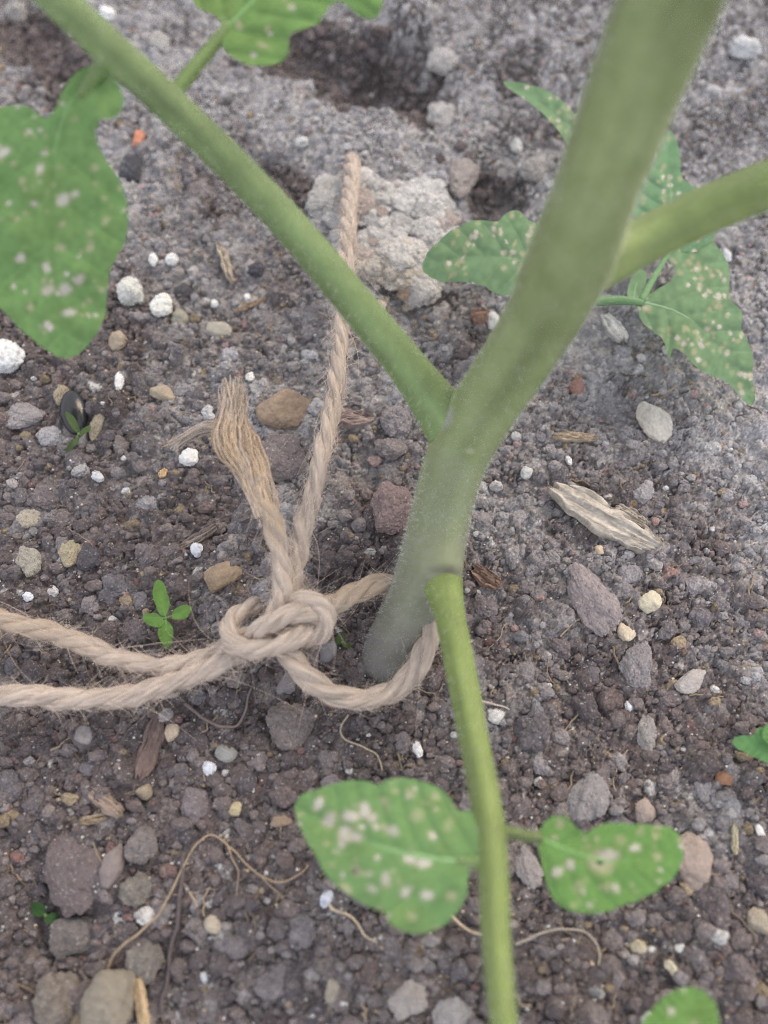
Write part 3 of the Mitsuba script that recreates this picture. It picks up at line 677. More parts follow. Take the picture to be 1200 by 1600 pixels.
def piece(name, label, category, px, py, w, h, angle, colour, seed, kind='stone', thick=0.7, sink=0.3, lift=0.0, group=None, amount=0.5):
    """A stone, clod, perlite grain or chip whose outline measures w x h px, turned by angle degrees from the photograph's horizontal."""
    p = on_bed(px, py)
    k = mm_per_px(p)
    a, b = w * k / 2, h * k / 2 * (1.0 / max(0.75, math.cos(TILT)))
    sub = 5 if max(w, h) > 130 else 4 if max(w, h) > 34 else 3
    if kind == 'perlite':
        v, f = lump(seed, sub, 7, 0.22, 2.2, (0.7, 1.0), 0.09)
    elif kind == 'clod':
        big = max(w, h) > 100
        v, f = clod_shape(seed, sub, 5, 60 if big else 26, 0.16 if big else 0.24, 0.07 if big else 0.10, (0.12, 0.5) if big else (0.22, 0.6))
    elif kind == 'chip':
        v, f = splinter(seed, w / h)
    elif kind == 'angular':
        v, f = lump(seed, sub, 6, 0.14, 1.6, (0.38, 0.72), 0.06)
    else:
        v, f = lump(seed, sub, 10, 0.2, 1.7, (0.55, 1.0), 0.06)
    ext = np.abs(v).max(0)
    r0 = np.random.default_rng(seed + 1)
    c = min(a, b) * thick
    v = v / ext * np.array([a, b, c])
    if kind == 'chip':
        gr = meshkit.fbm(np.stack([v[:, 0] / 5, v[:, 1] / 0.5, v[:, 2] / 0.5], 1), 2, seed)
        col = np.clip(np.array(colour) * 1.2 * (0.35 + 1.3 * gr)[:, None] * r0.uniform(0.8, 1.2, (len(v), 1)), 0.01, 0.9)
    elif kind == 'perlite':
        pit = meshkit.noise(v / (0.28 * max(a, b)) + seed, seed)[:, None]
        v = v * (1 - 0.16 * np.clip((pit - 0.6) * 4, 0, 1))
        col = tinted(v, colour, seed, 0.25, 1.0, 0.12) * (1 - 0.35 * np.clip((meshkit.fbm(v * 1.5 + 7, 2, seed) - 0.55) * 5, 0, 1)[:, None])
    else:
        col = tinted(v, colour, seed, amount, 1.2, 0.3)
    r = np.random.default_rng(seed)
    th = math.radians(angle)
    ta, tb = r.normal(0, 0.12, 2)
    Rm = trimesh.transformations.euler_matrix(ta, tb, th)[:3, :3]
    v = v @ Rm.T
    low = float(ground(p[0], p[1], max(a, b)))
    base = np.array([p[0], p[1], low + c * (1 - 2 * sink) + lift])
    TAKEN.append((p[0], p[1], max(min(a, b), 0.6 * max(a, b))))
    key = put(name, (v + base, f), 'mineral_mat' if name == 'pale_clod' else {'chip': 'wood_mat', 'clod': 'soil_mat'}.get(kind, 'mineral_mat'), smooth=kind != 'clod', color=col)
    return tag(key, label, category, group)


W, WG = (0.74, 0.74, 0.75), (0.52, 0.52, 0.52)
for a in [
    ('perlite_grain', 'white perlite grain at the top edge, left of the leaf stalk, with a dark pit', 168, 27, 26, 30, 70, W, 201),
    ('perlite_grain', 'large porous grey-white perlite grain right of the left leaf, beside a smooth white one', 209, 465, 46, 50, 30, (0.60, 0.60, 0.58), 202),
    ('perlite_grain', 'bright white angular perlite grain against a tan stone, right of the porous grain', 255, 482, 38, 38, -35, (0.80, 0.79, 0.76), 203),
    ('perlite_grain', 'biggest round white perlite grain at the left edge, below the large leaf', 12, 566, 56, 64, 80, (0.72, 0.73, 0.75), 204),
    ('perlite_grain', 'narrow upright white perlite grain below the tip of the left leaf', 188, 597, 16, 34, 0, W, 205),
    ('perlite_grain', 'white perlite grain left of the frayed twine end', 297, 718, 34, 28, 25, W, 206),
    ('perlite_grain', 'white perlite grain above the kidney shaped brown pebble', 309, 861, 22, 24, 30, (0.66, 0.68, 0.74), 207),
    ('perlite_grain', 'small white perlite grain, left one of a close pair below the leaf stalk', 240, 407, 16, 26, 10, W, 208),
    ('perlite_grain', 'small white perlite grain, right one of a close pair below the leaf stalk', 270, 409, 22, 20, 10, W, 209),
    ('perlite_grain', 'pale perlite grain below the black seed, lying aslant', 153, 746, 26, 16, -35, (0.62, 0.62, 0.64), 210),
    ('perlite_grain', 'round white perlite grain just right of the tip of the frayed end', 391, 591, 15, 19, 0, W, 211),
    ('perlite_grain', 'white perlite grain above the upper twine strand near the left edge', 46, 934, 21, 15, -30, (0.68, 0.70, 0.76), 212),
    ('perlite_grain', 'white drop shaped perlite grain below the twine loop', 653, 1172, 16, 26, 15, W, 213),
    ('perlite_grain', 'square white perlite grain above the thin curling root', 328, 1201, 23, 22, 10, (0.66, 0.68, 0.74), 214),
    ('perlite_grain', 'tiny white perlite grain at the right of the wood chip, in front of the stem', 888, 720, 11, 17, 20, W, 215),
    ('perlite_grain', 'dull white perlite grain between the stem and the wood chip', 822, 741, 20, 24, -20, WG, 216),
    ('perlite_grain', 'white perlite grain at the right edge beside a dry grass bit', 1186, 1301, 13, 28, 12, W, 217),
    ('perlite_grain', 'small bluish white perlite grain at the end of a grey clod', 982, 1104, 14, 18, 0, (0.66, 0.67, 0.72), 218),
    ('perlite_grain', 'white curled perlite grain close left of the main stem', 770, 506, 24, 36, 10, (0.70, 0.70, 0.72), 219),
    ('perlite_grain', 'blurred pale perlite lump at the upper right beside the stem', 1160, 84, 56, 36, -10, (0.55, 0.55, 0.57), 220),
    ('perlite_grain', 'white perlite grain left of the upper stem, above the thin leaf', 806, 232, 20, 28, 15, WG, 221),
    ('perlite_grain', 'white perlite grain in the mound above the twine', 472, 226, 22, 20, 0, (0.56, 0.56, 0.56), 222),
    ('perlite_grain', 'bluish perlite grain half under the lower left leaf', 510, 1404, 20, 28, -30, (0.60, 0.62, 0.72), 223),
    ('perlite_grain', 'small pale perlite grain left of the lower right corner leaf', 1060, 1480, 18, 14, 40, WG, 224),
    ('perlite_grain', 'small white perlite grain in the lower left part of the bed', 319, 1528, 12, 17, 10, (0.55, 0.56, 0.60), 225),
    ('perlite_grain', 'white perlite grain right of the stem beneath the side stalk', 1134, 402, 16, 26, 10, (0.62, 0.62, 0.66), 226),
    ('perlite_grain', 'white perlite grain touching the right side of the stem at mid height', 806, 683, 18, 16, 0, WG, 227),
    ('perlite_grain', 'tiny white perlite grain beside the twig in the upper left', 336, 476, 13, 14, 0, W, 228),
    ('perlite_grain', 'tiny round perlite grain right of the twig in the upper left', 387, 465, 10, 13, 0, W, 229),
]:
    n, l, *r = a
    piece(n, l, 'perlite', *r, kind='perlite', thick=0.85, sink=0.22)



def crumbly_clod():
    """A weathered clod falling apart: many lumps grown into one another over a low core."""
    g = np.random.default_rng(301)
    shape = Polygon([(478, 335), (505, 300), (540, 285), (590, 292), (640, 290), (690, 300), (716, 330), (712, 390), (690, 430), (660, 452), (630, 470), (596, 474), (572, 448), (552, 415), (520, 385), (488, 368)])
    x0, y0, x1, y1 = shape.bounds
    c = on_bed(605, 370)
    k = mm_per_px(c)
    out = []
    n = 0
    while n < 150:
        px, py = g.uniform(x0, x1), g.uniform(y0, y1)
        if not contains_xy(shape, px, py):
            continue
        e = shape.exterior.distance(Point(px, py))
        rr = k * (g.uniform(7, 22) if n > 26 else g.uniform(24, 44)) * (1 if e > 14 else 0.6)
        p = at(px, py, c[2])
        z = float(ground(p[0], p[1], 2)) + min(e * k, 5.5) * (0.42 if n > 26 else 0.22) + g.uniform(-0.4, 0.25)
        v, f = clod_shape(7000 + n, 3 if n > 26 else 4, 6, 26, 0.24, 0.12)
        v = (v @ rot(g).T) * rr * np.array([1, 1, g.uniform(0.4, 0.75)])
        low = np.clip((py - 400) / 60 + g.normal(0, 0.3), 0, 1)
        base = np.array([0.405, 0.385, 0.37]) * (1 - low) + np.array([0.43, 0.365, 0.29]) * low
        base = base * g.uniform(0.72, 1.12) * (np.array([0.80, 0.70, 0.66]) if g.random() < 0.12 else 1)
        out.append((v + [p[0], p[1], z], f, tinted(v, base, 7000 + n, 0.5, 1.2, 0.35)))
        n += 1
    v, f, col = cat(out)
    tag(put('pale_clod', (v, f), 'soil_mat', smooth=False, color=col), 'large pale crumbling clod with an ochre lower lip, behind the twine in the upper middle', 'clod')
    for px, py, r in ((560, 330, 60), (650, 340, 70), (620, 430, 45), (510, 335, 35)):
        q = at(px, py, c[2])
        TAKEN.append((q[0], q[1], r * k))


crumbly_clod()
piece('brown_clod', 'brownish clod on the right shoulder of the large pale crumbling one', 'clod', 722, 285, 50, 90, -10, (0.26, 0.225, 0.21), 304, kind='clod', thick=0.7, sink=0.25)
STONES = [
    ('brick_fragment', 'small orange brick fragment left of the leaf stalk', 'stone', 216, 218, 20, 34, -5, (0.46, 0.185, 0.11), 310, 'stone', .8),
    ('tan_pebble', 'tan brown pebble right of the frayed twine end', 'pebble', 445, 642, 90, 66, 10, (0.27, 0.195, 0.14), 311, 'stone', .7),
    ('tan_pebble', 'kidney shaped ochre pebble above the seedling and left of the knot', 'pebble', 345, 905, 74, 44, 20, (0.30, 0.215, 0.14), 312, 'stone', .7),
    ('cream_pebble', 'cream oblong pebble, upper one of two right of the stem base', 'pebble', 1016, 942, 42, 32, 12, (0.52, 0.46, 0.34), 313, 'stone', .8),
    ('cream_pebble', 'cream round pebble, lower one of two right of the stem base', 'pebble', 978, 990, 30, 34, 0, (0.46, 0.39, 0.29), 314, 'stone', .9),
    ('cream_pebble', 'triangular cream stone right of the stem under the ragged leaf', 'stone', 1021, 664, 56, 76, 10, (0.62, 0.57, 0.51), 315, 'angular', .6),
    ('grey_pebble', 'flat pale grey pebble lying aslant at the right', 'pebble', 1079, 1062, 62, 36, 38, (0.36, 0.325, 0.305), 316, 'stone', .6),
    ('tan_stone', 'square tan stone below the left leaf', 'stone', 186, 535, 36, 30, 20, (0.32, 0.255, 0.19), 317, 'stone', .8),
    ('tan_stone', 'tan stone left of the frayed twine end', 'stone', 256, 617, 46, 28, -25, (0.33, 0.27, 0.20), 318, 'stone', .7),
    ('tan_stone', 'tan crumbly stone right of the black seed shell', 'stone', 152, 668, 30, 60, -10, (0.28, 0.235, 0.17), 319, 'clod', .7),
    ('tan_stone', 'tan crumbly stone left of the black seed shell', 'stone', 98, 618, 28, 36, 0, (0.30, 0.25, 0.18), 320, 'clod', .8),
    ('tan_stone', 'flat pale tan stone below the bright white perlite', 'stone', 340, 516, 48, 28, -20, (0.36, 0.33, 0.275), 321, 'stone', .7),
    ('grey_stone', 'grey tan stone touching the bright white angular perlite', 'stone', 283, 497, 34, 24, -5, (0.27, 0.25, 0.205), 322, 'stone', .8),
    ('grey_stone', 'pale grey stone left of the black seed shell, nearest to it', 'stone', 80, 682, 46, 34, 10, (0.31, 0.295, 0.305), 323, 'clod', .7),
    ('grey_stone', 'broad grey stone at the left edge below the white perlite', 'stone', 36, 652, 76, 44, 20, (0.24, 0.22, 0.225), 324, 'clod', .6),
    ('grey_stone', 'grey stone beside the slanting pale perlite grain', 'stone', 127, 738, 30, 24, 30, (0.34, 0.32, 0.32), 325, 'clod', .8),
    ('red_stone', 'dull red stone right of the stem', 'stone', 900, 607, 26, 34, 0, (0.23, 0.125, 0.10), 326, 'stone', .8),
    ('red_stone', 'rust brown stone near the right edge below the weed leaf', 'stone', 1130, 1216, 28, 22, 0, (0.26, 0.13, 0.07), 327, 'stone', .8),
    ('pink_stone', 'pinkish tan stone behind the tip of the small right leaf', 'stone', 1082, 1344, 66, 84, 15, (0.29, 0.225, 0.19), 328, 'stone', .5),
    ('pink_stone', 'small pinkish stone above the small right leaf', 'stone', 1008, 1268, 40, 38, 0, (0.30, 0.235, 0.205), 329, 'stone', .8),
    ('grey_clod', 'large rounded grey stone above the small right leaf', 'clod', 918, 1250, 66, 92, -25, (0.235, 0.215, 0.215), 330, 'clod', .8),
    ('grey_clod', 'pale grey clod between the lower stalk and the small right leaf', 'clod', 825, 1352, 46, 66, 10, (0.29, 0.255, 0.245), 331, 'clod', .8),
    ('grey_clod', 'long mauve grey clod right of the stem base', 'clod', 928, 935, 72, 120, 22, (0.245, 0.205, 0.205), 332, 'clod', .6),
    ('grey_clod', 'grey lumpy clod below the two cream pebbles', 'clod', 995, 1040, 56, 80, -20, (0.20, 0.18, 0.185), 333, 'clod', .8),
    ('grey_clod', 'upright grey clod in the right of the bed', 'clod', 1012, 1150, 34, 70, -5, (0.26, 0.235, 0.22), 334, 'clod', .8),
    ('grey_clod', 'pale clod at the lower edge, left one of two beside the lower stalk', 'clod', 638, 1560, 70, 46, 25, (0.31, 0.275, 0.255), 335, 'clod', .8),
    ('grey_clod', 'pale clod at the lower edge, right one of two beside the lower stalk', 'clod', 705, 1585, 74, 50, 0, (0.27, 0.25, 0.245), 336, 'clod', .8),
    ('mauve_clod', 'large smooth mauve brown clod in the lower left', 'clod', 120, 1362, 100, 120, 15, (0.125, 0.096, 0.094), 337, 'clod', .6),
    ('mauve_clod', 'big brown clod below the twine loop on the left', 'clod', 452, 1140, 78, 86, 0, (0.165, 0.135, 0.125), 338, 'clod', .7),
    ('mauve_clod', 'reddish mauve clod between the long strand and the stem', 'clod', 612, 800, 80, 90, -20, (0.20, 0.145, 0.14), 339, 'clod', .7),
    ('mauve_clod', 'broad mauve clod right of the frayed end, under the tan pebble', 'clod', 440, 715, 90, 80, 0, (0.165, 0.135, 0.135), 340, 'clod', .5),
    ('grey_clod', 'pale rounded clod at the upper left of the stem fork', 'clod', 620, 660, 52, 54, 0, (0.225, 0.20, 0.205), 341, 'clod', .9),
    ('grey_clod', 'small rounded double clod below the one left of the stem fork', 'clod', 612, 700, 56, 40, 0, (0.215, 0.185, 0.18), 342, 'clod', .9),
    ('brown_pebble', 'smooth oval brown pebble right of the large mauve clod', 'pebble', 176, 1352, 36, 64, -18, (0.205, 0.165, 0.155), 343, 'stone', .9),
    ('brown_clod', 'brown rounded clod below the oval brown pebble', 'clod', 213, 1388, 58, 50, 20, (0.155, 0.135, 0.115), 344, 'clod', .9),
    ('brown_clod', 'brown clod above right of the oval brown pebble', 'clod', 224, 1322, 56, 56, 0, (0.155, 0.132, 0.125), 345, 'clod', .9),
    ('big_stone', 'big rounded buff stone at the bottom left edge', 'stone', 172, 1562, 92, 96, 0, (0.205, 0.175, 0.135), 346, 'stone', .9),
    ('brown_clod', 'brown crumbly clod left of the big buff stone at the bottom', 'clod', 92, 1560, 80, 80, 0, (0.15, 0.125, 0.105), 347, 'clod', .8),
    ('brown_clod', 'flat brown clod below the large mauve clod', 'clod', 125, 1458, 90, 60, 10, (0.13, 0.112, 0.105), 348, 'clod', .7),
    ('brown_clod', 'square brown clod above the thin curling root', 'clod', 308, 1256, 52, 56, 10, (0.17, 0.14, 0.145), 349, 'clod', .8),
    ('brown_clod', 'rounded clod below the curling root in the lower left', 'clod', 226, 1500, 60, 66, 20, (0.155, 0.135, 0.12), 350, 'clod', .8),
    ('tan_pebble', 'little tan pebble under the lower twine strand', 'pebble', 269, 1144, 26, 28, 0, (0.42, 0.33, 0.24), 351, 'stone', .9),
    ('tan_pebble', 'round tan pebble in the lower left half', 'pebble', 225, 1238, 30, 26, -10, (0.27, 0.215, 0.155), 352, 'stone', .9),
    ('tan_pebble', 'yellowish pebble right of the square brown clod', 'pebble', 368, 1263, 22, 22, 0, (0.40, 0.325, 0.195), 353, 'stone', .9),
    ('tan_pebble', 'pale yellowish pebble below the curling root', 'pebble', 333, 1446, 28, 30, 20, (0.38, 0.32, 0.245), 354, 'stone', .9),
    ('grey_pebble', 'grey pebble below the lower twine strand, right one', 'pebble', 354, 1176, 40, 28, 0, (0.26, 0.25, 0.235), 355, 'stone', .8),
    ('grey_pebble', 'grey pebble below the lower twine strand, left one', 'pebble', 132, 1150, 32, 32, 0, (0.235, 0.21, 0.205), 356, 'stone', .9),
    ('grey_pebble', 'rounded grey pebble just under the knot', 'pebble', 448, 1068, 32, 36, 0, (0.215, 0.195, 0.205), 357, 'stone', .9),
    ('grey_pebble', 'rounded grey pebble inside the twine loop', 'pebble', 512, 1018, 34, 34, 0, (0.20, 0.19, 0.20), 358, 'stone', .9),
    ('tan_pebble', 'tiny tan pebble at the end of the wood chip', 'pebble', 936, 860, 16, 14, 0, (0.55, 0.43, 0.30), 359, 'stone', .9),
    ('black_crumb', 'blackish flat crumb under the orange brick fragment', 'clod', 208, 268, 44, 50, 0, (0.045, 0.046, 0.056), 360, 'clod', .6),
    ('black_crumb', 'blackish crumb right of the bright white perlite', 'clod', 287, 460, 34, 40, 0, (0.05, 0.046, 0.054), 361, 'clod', .7),
    ('black_crumb', 'blackish crumb left of the leaf stalk, beside a vertical stick', 'clod', 400, 424, 28, 26, 0, (0.04, 0.04, 0.055), 362, 'clod', .8),
    ('tan_pebble', 'small buff pebble at the right of the small right leaf', 'pebble', 1180, 1440, 38, 40, 0, (0.29, 0.245, 0.185), 363, 'stone', .8),
    ('tan_pebble', 'small buff pebble above the bottom right leaf', 'pebble', 998, 1478, 34, 22, 0, (0.36, 0.315, 0.23), 364, 'stone', .8),
    ('tan_pebble', 'buff pebble near the bottom, left of the lower stalk', 'pebble', 520, 1552, 28, 40, 20, (0.31, 0.265, 0.21), 365, 'stone', .8),
    ('tan_pebble', 'small tan pebble left of the speckled leaf with bleached patches', 'pebble', 437, 1282, 40, 20, 0, (0.26, 0.185, 0.135), 366, 'stone', .8),
    ('tan_pebble', 'buff pebble at the left edge, above the upper twine strand', 'pebble', 46, 880, 44, 50, 30, (0.30, 0.275, 0.225), 367, 'clod', .6),
    ('tan_pebble', 'ochre stained stone left of the seedling, higher up', 'stone', 108, 866, 40, 44, 0, (0.33, 0.28, 0.185), 368, 'clod', .7),
    ('black_crumb', 'blackish clod right of the ochre stained stone', 'clod', 138, 872, 48, 44, 0, (0.065, 0.058, 0.066), 369, 'clod', .7),
    ('tan_stone', 'small tan stone at the left edge of the bed, above the ochre one', 'stone', 48, 812, 40, 30, 20, (0.34, 0.295, 0.23), 370, 'clod', .7),
    ('grey_clod', 'grey stone at the top left corner', 'clod', 28, 24, 36, 34, 0, (0.30, 0.28, 0.26), 371, 'clod', .8),
    ('grey_clod', 'pale clod lying between the upper left leaves', 'clod', 250, 68, 34, 40, 0, (0.33, 0.315, 0.30), 372, 'clod', .8),
    ('grey_clod', 'pale dusty clod on the mound right of the upper leaf', 'clod', 690, 100, 50, 44, 0, (0.36, 0.34, 0.325), 373, 'clod', .7),
    ('grey_clod', 'pale dusty clod above the brownish shoulder clod', 'clod', 690, 186, 50, 44, 0, (0.36, 0.34, 0.325), 374, 'clod', .7),
    ('grey_clod', 'rounded grey clod left of the stem, under the thin upper leaf', 'clod', 832, 268, 50, 46, 0, (0.28, 0.26, 0.25), 375, 'clod', .8),
]
for n, l, ct, px, py, w, h, an, co, sd, kd, th in STONES:
    co = tuple(0.86 * np.array(co) + 0.14 * np.array([0.15, 0.14, 0.14]))
    piece(n, l, ct, px, py, w, h, an, co, sd, kind=kd, thick=th, sink=0.38)

piece('wood_chip', 'long weathered grey wood chip right of the stem', 'wood chip', 941, 815, 196, 58, -34, (0.36, 0.325, 0.29), 401, kind='chip', thick=0.5, sink=0.1)
piece('wood_chip', 'broken notched strip alongside the long grey wood chip', 'wood chip', 985, 812, 60, 22, -38, (0.30, 0.26, 0.22), 402, kind='chip', thick=0.8, sink=0.1, lift=0.6)
piece('wood_chip', 'short tan stick above the long grey wood chip', 'wood chip', 896, 684, 74, 16, -2, (0.33, 0.265, 0.20), 403, kind='chip', thick=0.9, sink=0.15)
piece('wood_chip', 'pale grey shell like flake beside the right edge of the stem', 'wood chip', 957, 514, 62, 26, -62, (0.46, 0.445, 0.44), 404, kind='chip', thick=0.6, sink=0.1)
piece('wood_chip', 'mauve brown stick lying behind the long strand', 'wood chip', 545, 659, 92, 28, 4, (0.235, 0.185, 0.18), 405, kind='chip', thick=0.9, sink=0.15)
piece('wood_chip', 'thin upright pale stick left of the leaf stalk', 'wood chip', 352, 412, 90, 16, -72, (0.36, 0.31, 0.255), 406, kind='chip', thick=0.9, sink=0.15)
piece('wood_chip', 'thin brown twig below the thin upright stick', 'wood chip', 391, 478, 58, 10, 25, (0.28, 0.21, 0.16), 407, kind='chip', thick=0.9, sink=0.05)
piece('wood_chip', 'pinkish brown splinter above the large mauve clod', 'wood chip', 164, 1252, 84, 28, -32, (0.24, 0.185, 0.155), 408, kind='chip', thick=0.6, sink=0.1)
piece('wood_chip', 'small tan splinter just under the pinkish brown one', 'wood chip', 147, 1281, 46, 14, 12, (0.22, 0.17, 0.125), 409, kind='chip', thick=0.8, sink=0.05)
piece('wood_chip', 'dark brown bark strip below the lower twine strand', 'wood chip', 240, 1165, 120, 34, 78, (0.135, 0.098, 0.09), 410, kind='chip', thick=0.4, sink=0.15)
piece('wood_chip', 'orange tan husk under the leaf stalk at the top', 'wood chip', 357, 228, 52, 16, -58, (0.44, 0.315, 0.20), 411, kind='chip', thick=0.5, sink=0.05)
piece('wood_chip', 'reddish bark bit left of the white curled perlite', 'wood chip', 748, 498, 28, 26, 10, (0.22, 0.14, 0.115), 412, kind='chip', thick=0.7, sink=0.1)
piece('wood_chip', 'brown bark bit right of the base of the stem', 'wood chip', 758, 905, 54, 30, -40, (0.20, 0.135, 0.105), 413, kind='chip', thick=0.6, sink=0.1)
piece('wood_chip', 'pale dry grass bit near the right edge', 'wood chip', 1146, 1312, 50, 11, 84, (0.42, 0.38, 0.28), 414, kind='chip', thick=0.8, sink=0.0, lift=0.3)
piece('wood_chip', 'pale pointed splinter above the bottom right leaf', 'wood chip', 1047, 1512, 32, 14, -55, (0.44, 0.40, 0.32), 415, kind='chip', thick=0.6, sink=0.0, lift=0.2)
piece('wood_chip', 'curved tan bark strip leaning on the big buff stone', 'wood chip', 224, 1566, 84, 20, -72, (0.34, 0.255, 0.16), 416, kind='chip', thick=0.7, sink=0.0, lift=0.8)
piece('wood_chip', 'grey brown stick above the white perlite near the kidney shaped pebble', 'wood chip', 312, 842, 70, 18, 30, (0.24, 0.20, 0.18), 417, kind='chip', thick=0.9, sink=0.1)
piece('wood_chip', 'tiny orange flake left of the frayed end, low down', 'wood chip', 256, 741, 18, 12, 65, (0.48, 0.33, 0.20), 418, kind='chip', thick=0.5, sink=0.0, lift=0.2)


def root(label, pts, r0, r1, colour, seed, name='root', lift=0.25, branches=()):
    t = thing(name, label, 'root')
    for n, q in (('strand', pts), *(('branch', b) for b in branches)):
        p = np.array([on_bed(a, b) for a, b in q])
        s = spline(p, 0.4)
        g = np.random.default_rng(seed)
        s[:, 2] = np.max([ground(s[:, 0] + a, s[:, 1] + b) for a in (-.6, 0, .6) for b in (-.6, 0, .6)], axis=0) + lift
        s[:, 2] = np.convolve(np.pad(s[:, 2], 6, mode='edge'), np.ones(13) / 13, 'valid') + lift
        TAKEN.extend((q0[0], q0[1], 0.5) for q0 in s[::2])
        s[:, :2] += 0.5 * (np.stack([meshkit.noise(np.stack([np.arange(len(s)) / 5, np.full(len(s), k)], 1) @ np.array([[1, 0, 0], [0, 1, 0.0]]), seed) for k in (3, 8)], 1) - 0.5)
        k = 0.6 if n == 'branch' else 1
        v, f, _ = tube(s, np.linspace(r0, r1, len(s)) * k, 7)
        put(n, (v, f), 'wood_mat', t, color=tinted(v, colour, seed, 0.5))


root('thin tan root curling over the soil from the buff stone towards the lower left leaf', [(172, 1512), (190, 1482), (225, 1452), (262, 1410), (285, 1360), (308, 1322), (335, 1305), (358, 1320), (380, 1345), (408, 1368), (436, 1380), (462, 1372), (484, 1352)], 0.23, 0.12, (0.27, 0.205, 0.145), 501, lift=0.3,
     branches=[[(408, 1368), (425, 1385), (438, 1400)], [(358, 1322), (372, 1360), (370, 1400)]])
root('pale hair root beneath the bleached lower left leaf', [(512, 1400), (520, 1420), (545, 1432), (562, 1450), (592, 1474)], 0.22, 0.12, (0.42, 0.34, 0.25), 502)
root('short pale root between the bleached leaf and the lower stalk', [(706, 1430), (722, 1446), (752, 1458)], 0.25, 0.14, (0.42, 0.34, 0.25), 503)
root('pale bent root right of the lower stalk, under the small leaf', [(806, 1478), (840, 1460), (880, 1452), (915, 1458), (932, 1480), (936, 1510)], 0.22, 0.13, (0.32, 0.27, 0.225), 504)
root('dark thin root left of the big brown clod below the knot', [(290, 1100), (330, 1128), (365, 1138), (385, 1110), (396, 1080)], 0.28, 0.16, (0.17, 0.13, 0.12), 505)
root('thin light root hanging below the twine loop', [(545, 1120), (535, 1150), (560, 1165), (590, 1180), (598, 1205)], 0.16, 0.10, (0.36, 0.30, 0.22), 506)
root('short white root right of the lower stalk near its top', [(752, 1095), (775, 1102), (795, 1112)], 0.2, 0.1, (0.42, 0.37, 0.32), 507)
root('thin dark vertical root in the lower left middle', [(290, 1330), (282, 1420), (268, 1500), (255, 1580)], 0.35, 0.25, (0.10, 0.08, 0.08), 508)


# the black seed shell with its sprout, seedlings and the weed leaf
def seed_shell():
    p = on_bed(118, 648)
    k = mm_per_px(p)
    v, f = np.asarray(ICO[4].vertices).copy(), np.asarray(ICO[4].faces)
    v[:, 1] = np.sign(v[:, 1]) * np.abs(v[:, 1]) ** 1.15
    v = v * np.array([21 * k, 38 * k, 13 * k])
    v = v @ trimesh.transformations.euler_matrix(0.1, 0.15, 0.25)[:3, :3].T
    TAKEN.append((p[0], p[1], 3))
    key = put('seed_shell', (v + p + [0, 0, 0.9], f), 'seed_mat', color=np.tile([[0.018, 0.018, 0.022]], (len(v), 1)))
    tag(key, 'glossy black seed shell lying left of the bed middle, under a tiny green sprout', 'seed')


seed_shell()


def ellipse(cx, cy, a, b, ang, n=14, point=0.25):
    t = np.arange(n) / n * 2 * np.pi
    x, y = a * np.cos(t), b * np.sin(t) * (1 - point * np.abs(np.cos(t)) ** 4)
    c, s = math.cos(math.radians(ang)), math.sin(math.radians(ang))
    return [(cx + u * c + w * s, cy - u * s + w * c) for u, w in zip(x, y)]


def sprout(name, label, centre, leaves, z, green, seed):
    """A small seedling: each leaf is (place, half length, half width, angle) and hangs on a short stalk in the middle."""
    t = thing(name, label, 'seedling')
    g = on_bed(*centre)
    top = at(centre[0], centre[1], g[2] + z)
    v, f, _ = tube(spline(np.array([[g[0], g[1], g[2] - 1.5], (g + top) / 2 + [0.2, 0, 0], top]), 0.4), 0.28, 8)
    put('stalk', (v, f), 'stem_mat', t, color=np.tile([[0.14, 0.22, 0.08]], (len(v), 1)))
    for i, (cx, cy, a, b, an) in enumerate(leaves):
        d = np.array([math.cos(math.radians(an)), -math.sin(math.radians(an))])
        if d @ np.array([cx - centre[0], cy - centre[1]]) < 0:
            d = -d
        e = np.array([cx, cy]) + d * a * 0.97
        leaf(t, ellipse(cx, cy, a, b, an), [centre, ((centre[0] + e[0]) / 2, (centre[1] + e[1]) / 2), tuple(e)], (g[2] + z, g[2] + z - 0.6), seed + i, green, arch=0.4, fold=0.18, wave=0.1, step=2.2, ribr=0.12, yellow=0.1)
    TAKEN.append((g[0], g[1], 2.5))


sprout('seedling', 'bright green four leaved seedling above the twine strands at the left', (259, 966), [(252, 934, 29, 12, 100), (284, 957, 17, 10, 28), (259, 990, 22, 12, 96), (240, 969, 17, 11, 160)], 4.5, (0.165, 0.30, 0.085), 601)
sprout('seedling', 'tiny olive green sprout beside the black seed shell', (123, 678), [(114, 660, 20, 6, 122), (114, 694, 16, 5, 50), (134, 672, 12, 5, 40)], 3.5, (0.095, 0.140, 0.062), 611)
sprout('seedling', 'tiny dark green pair of round seed leaves in the lower left', (71, 1430), [(60, 1421, 13, 11, 140), (82, 1436, 12, 10, 0)], 2.0, (0.05, 0.105, 0.042), 621)
sprout('seedling', 'faint tiny green sprout inside the twine loop', (534, 1004), [(530, 998, 12, 6, 60), (541, 1008, 9, 5, -30)], 1.6, (0.10, 0.14, 0.06), 631)
weed = thing('weed', 'green weed with jagged leaves reaching in at the right edge', 'plant')
leaf(weed, [(1143, 1158), (1155, 1150), (1180, 1146), (1184, 1138), (1200, 1138), (1240, 1150), (1250, 1180), (1225, 1205), (1200, 1194), (1180, 1184), (1158, 1172)], [(1245, 1180), (1200, 1165), (1148, 1159)], (9, 6), 641, (0.155, 0.32, 0.13), wave=0.4, fold=0.08, ribr=0.3, yellow=0.1)
leaf(weed, [(1190, 1150), (1205, 1125), (1240, 1110), (1280, 1130), (1275, 1165), (1245, 1180), (1215, 1170)], [(1245, 1180), (1225, 1150), (1205, 1128)], (9, 8), 642, (0.15, 0.31, 0.125), wave=0.4, fold=0.08, ribr=0.3, yellow=0.1)
wg = on_bed(1250, 1190)
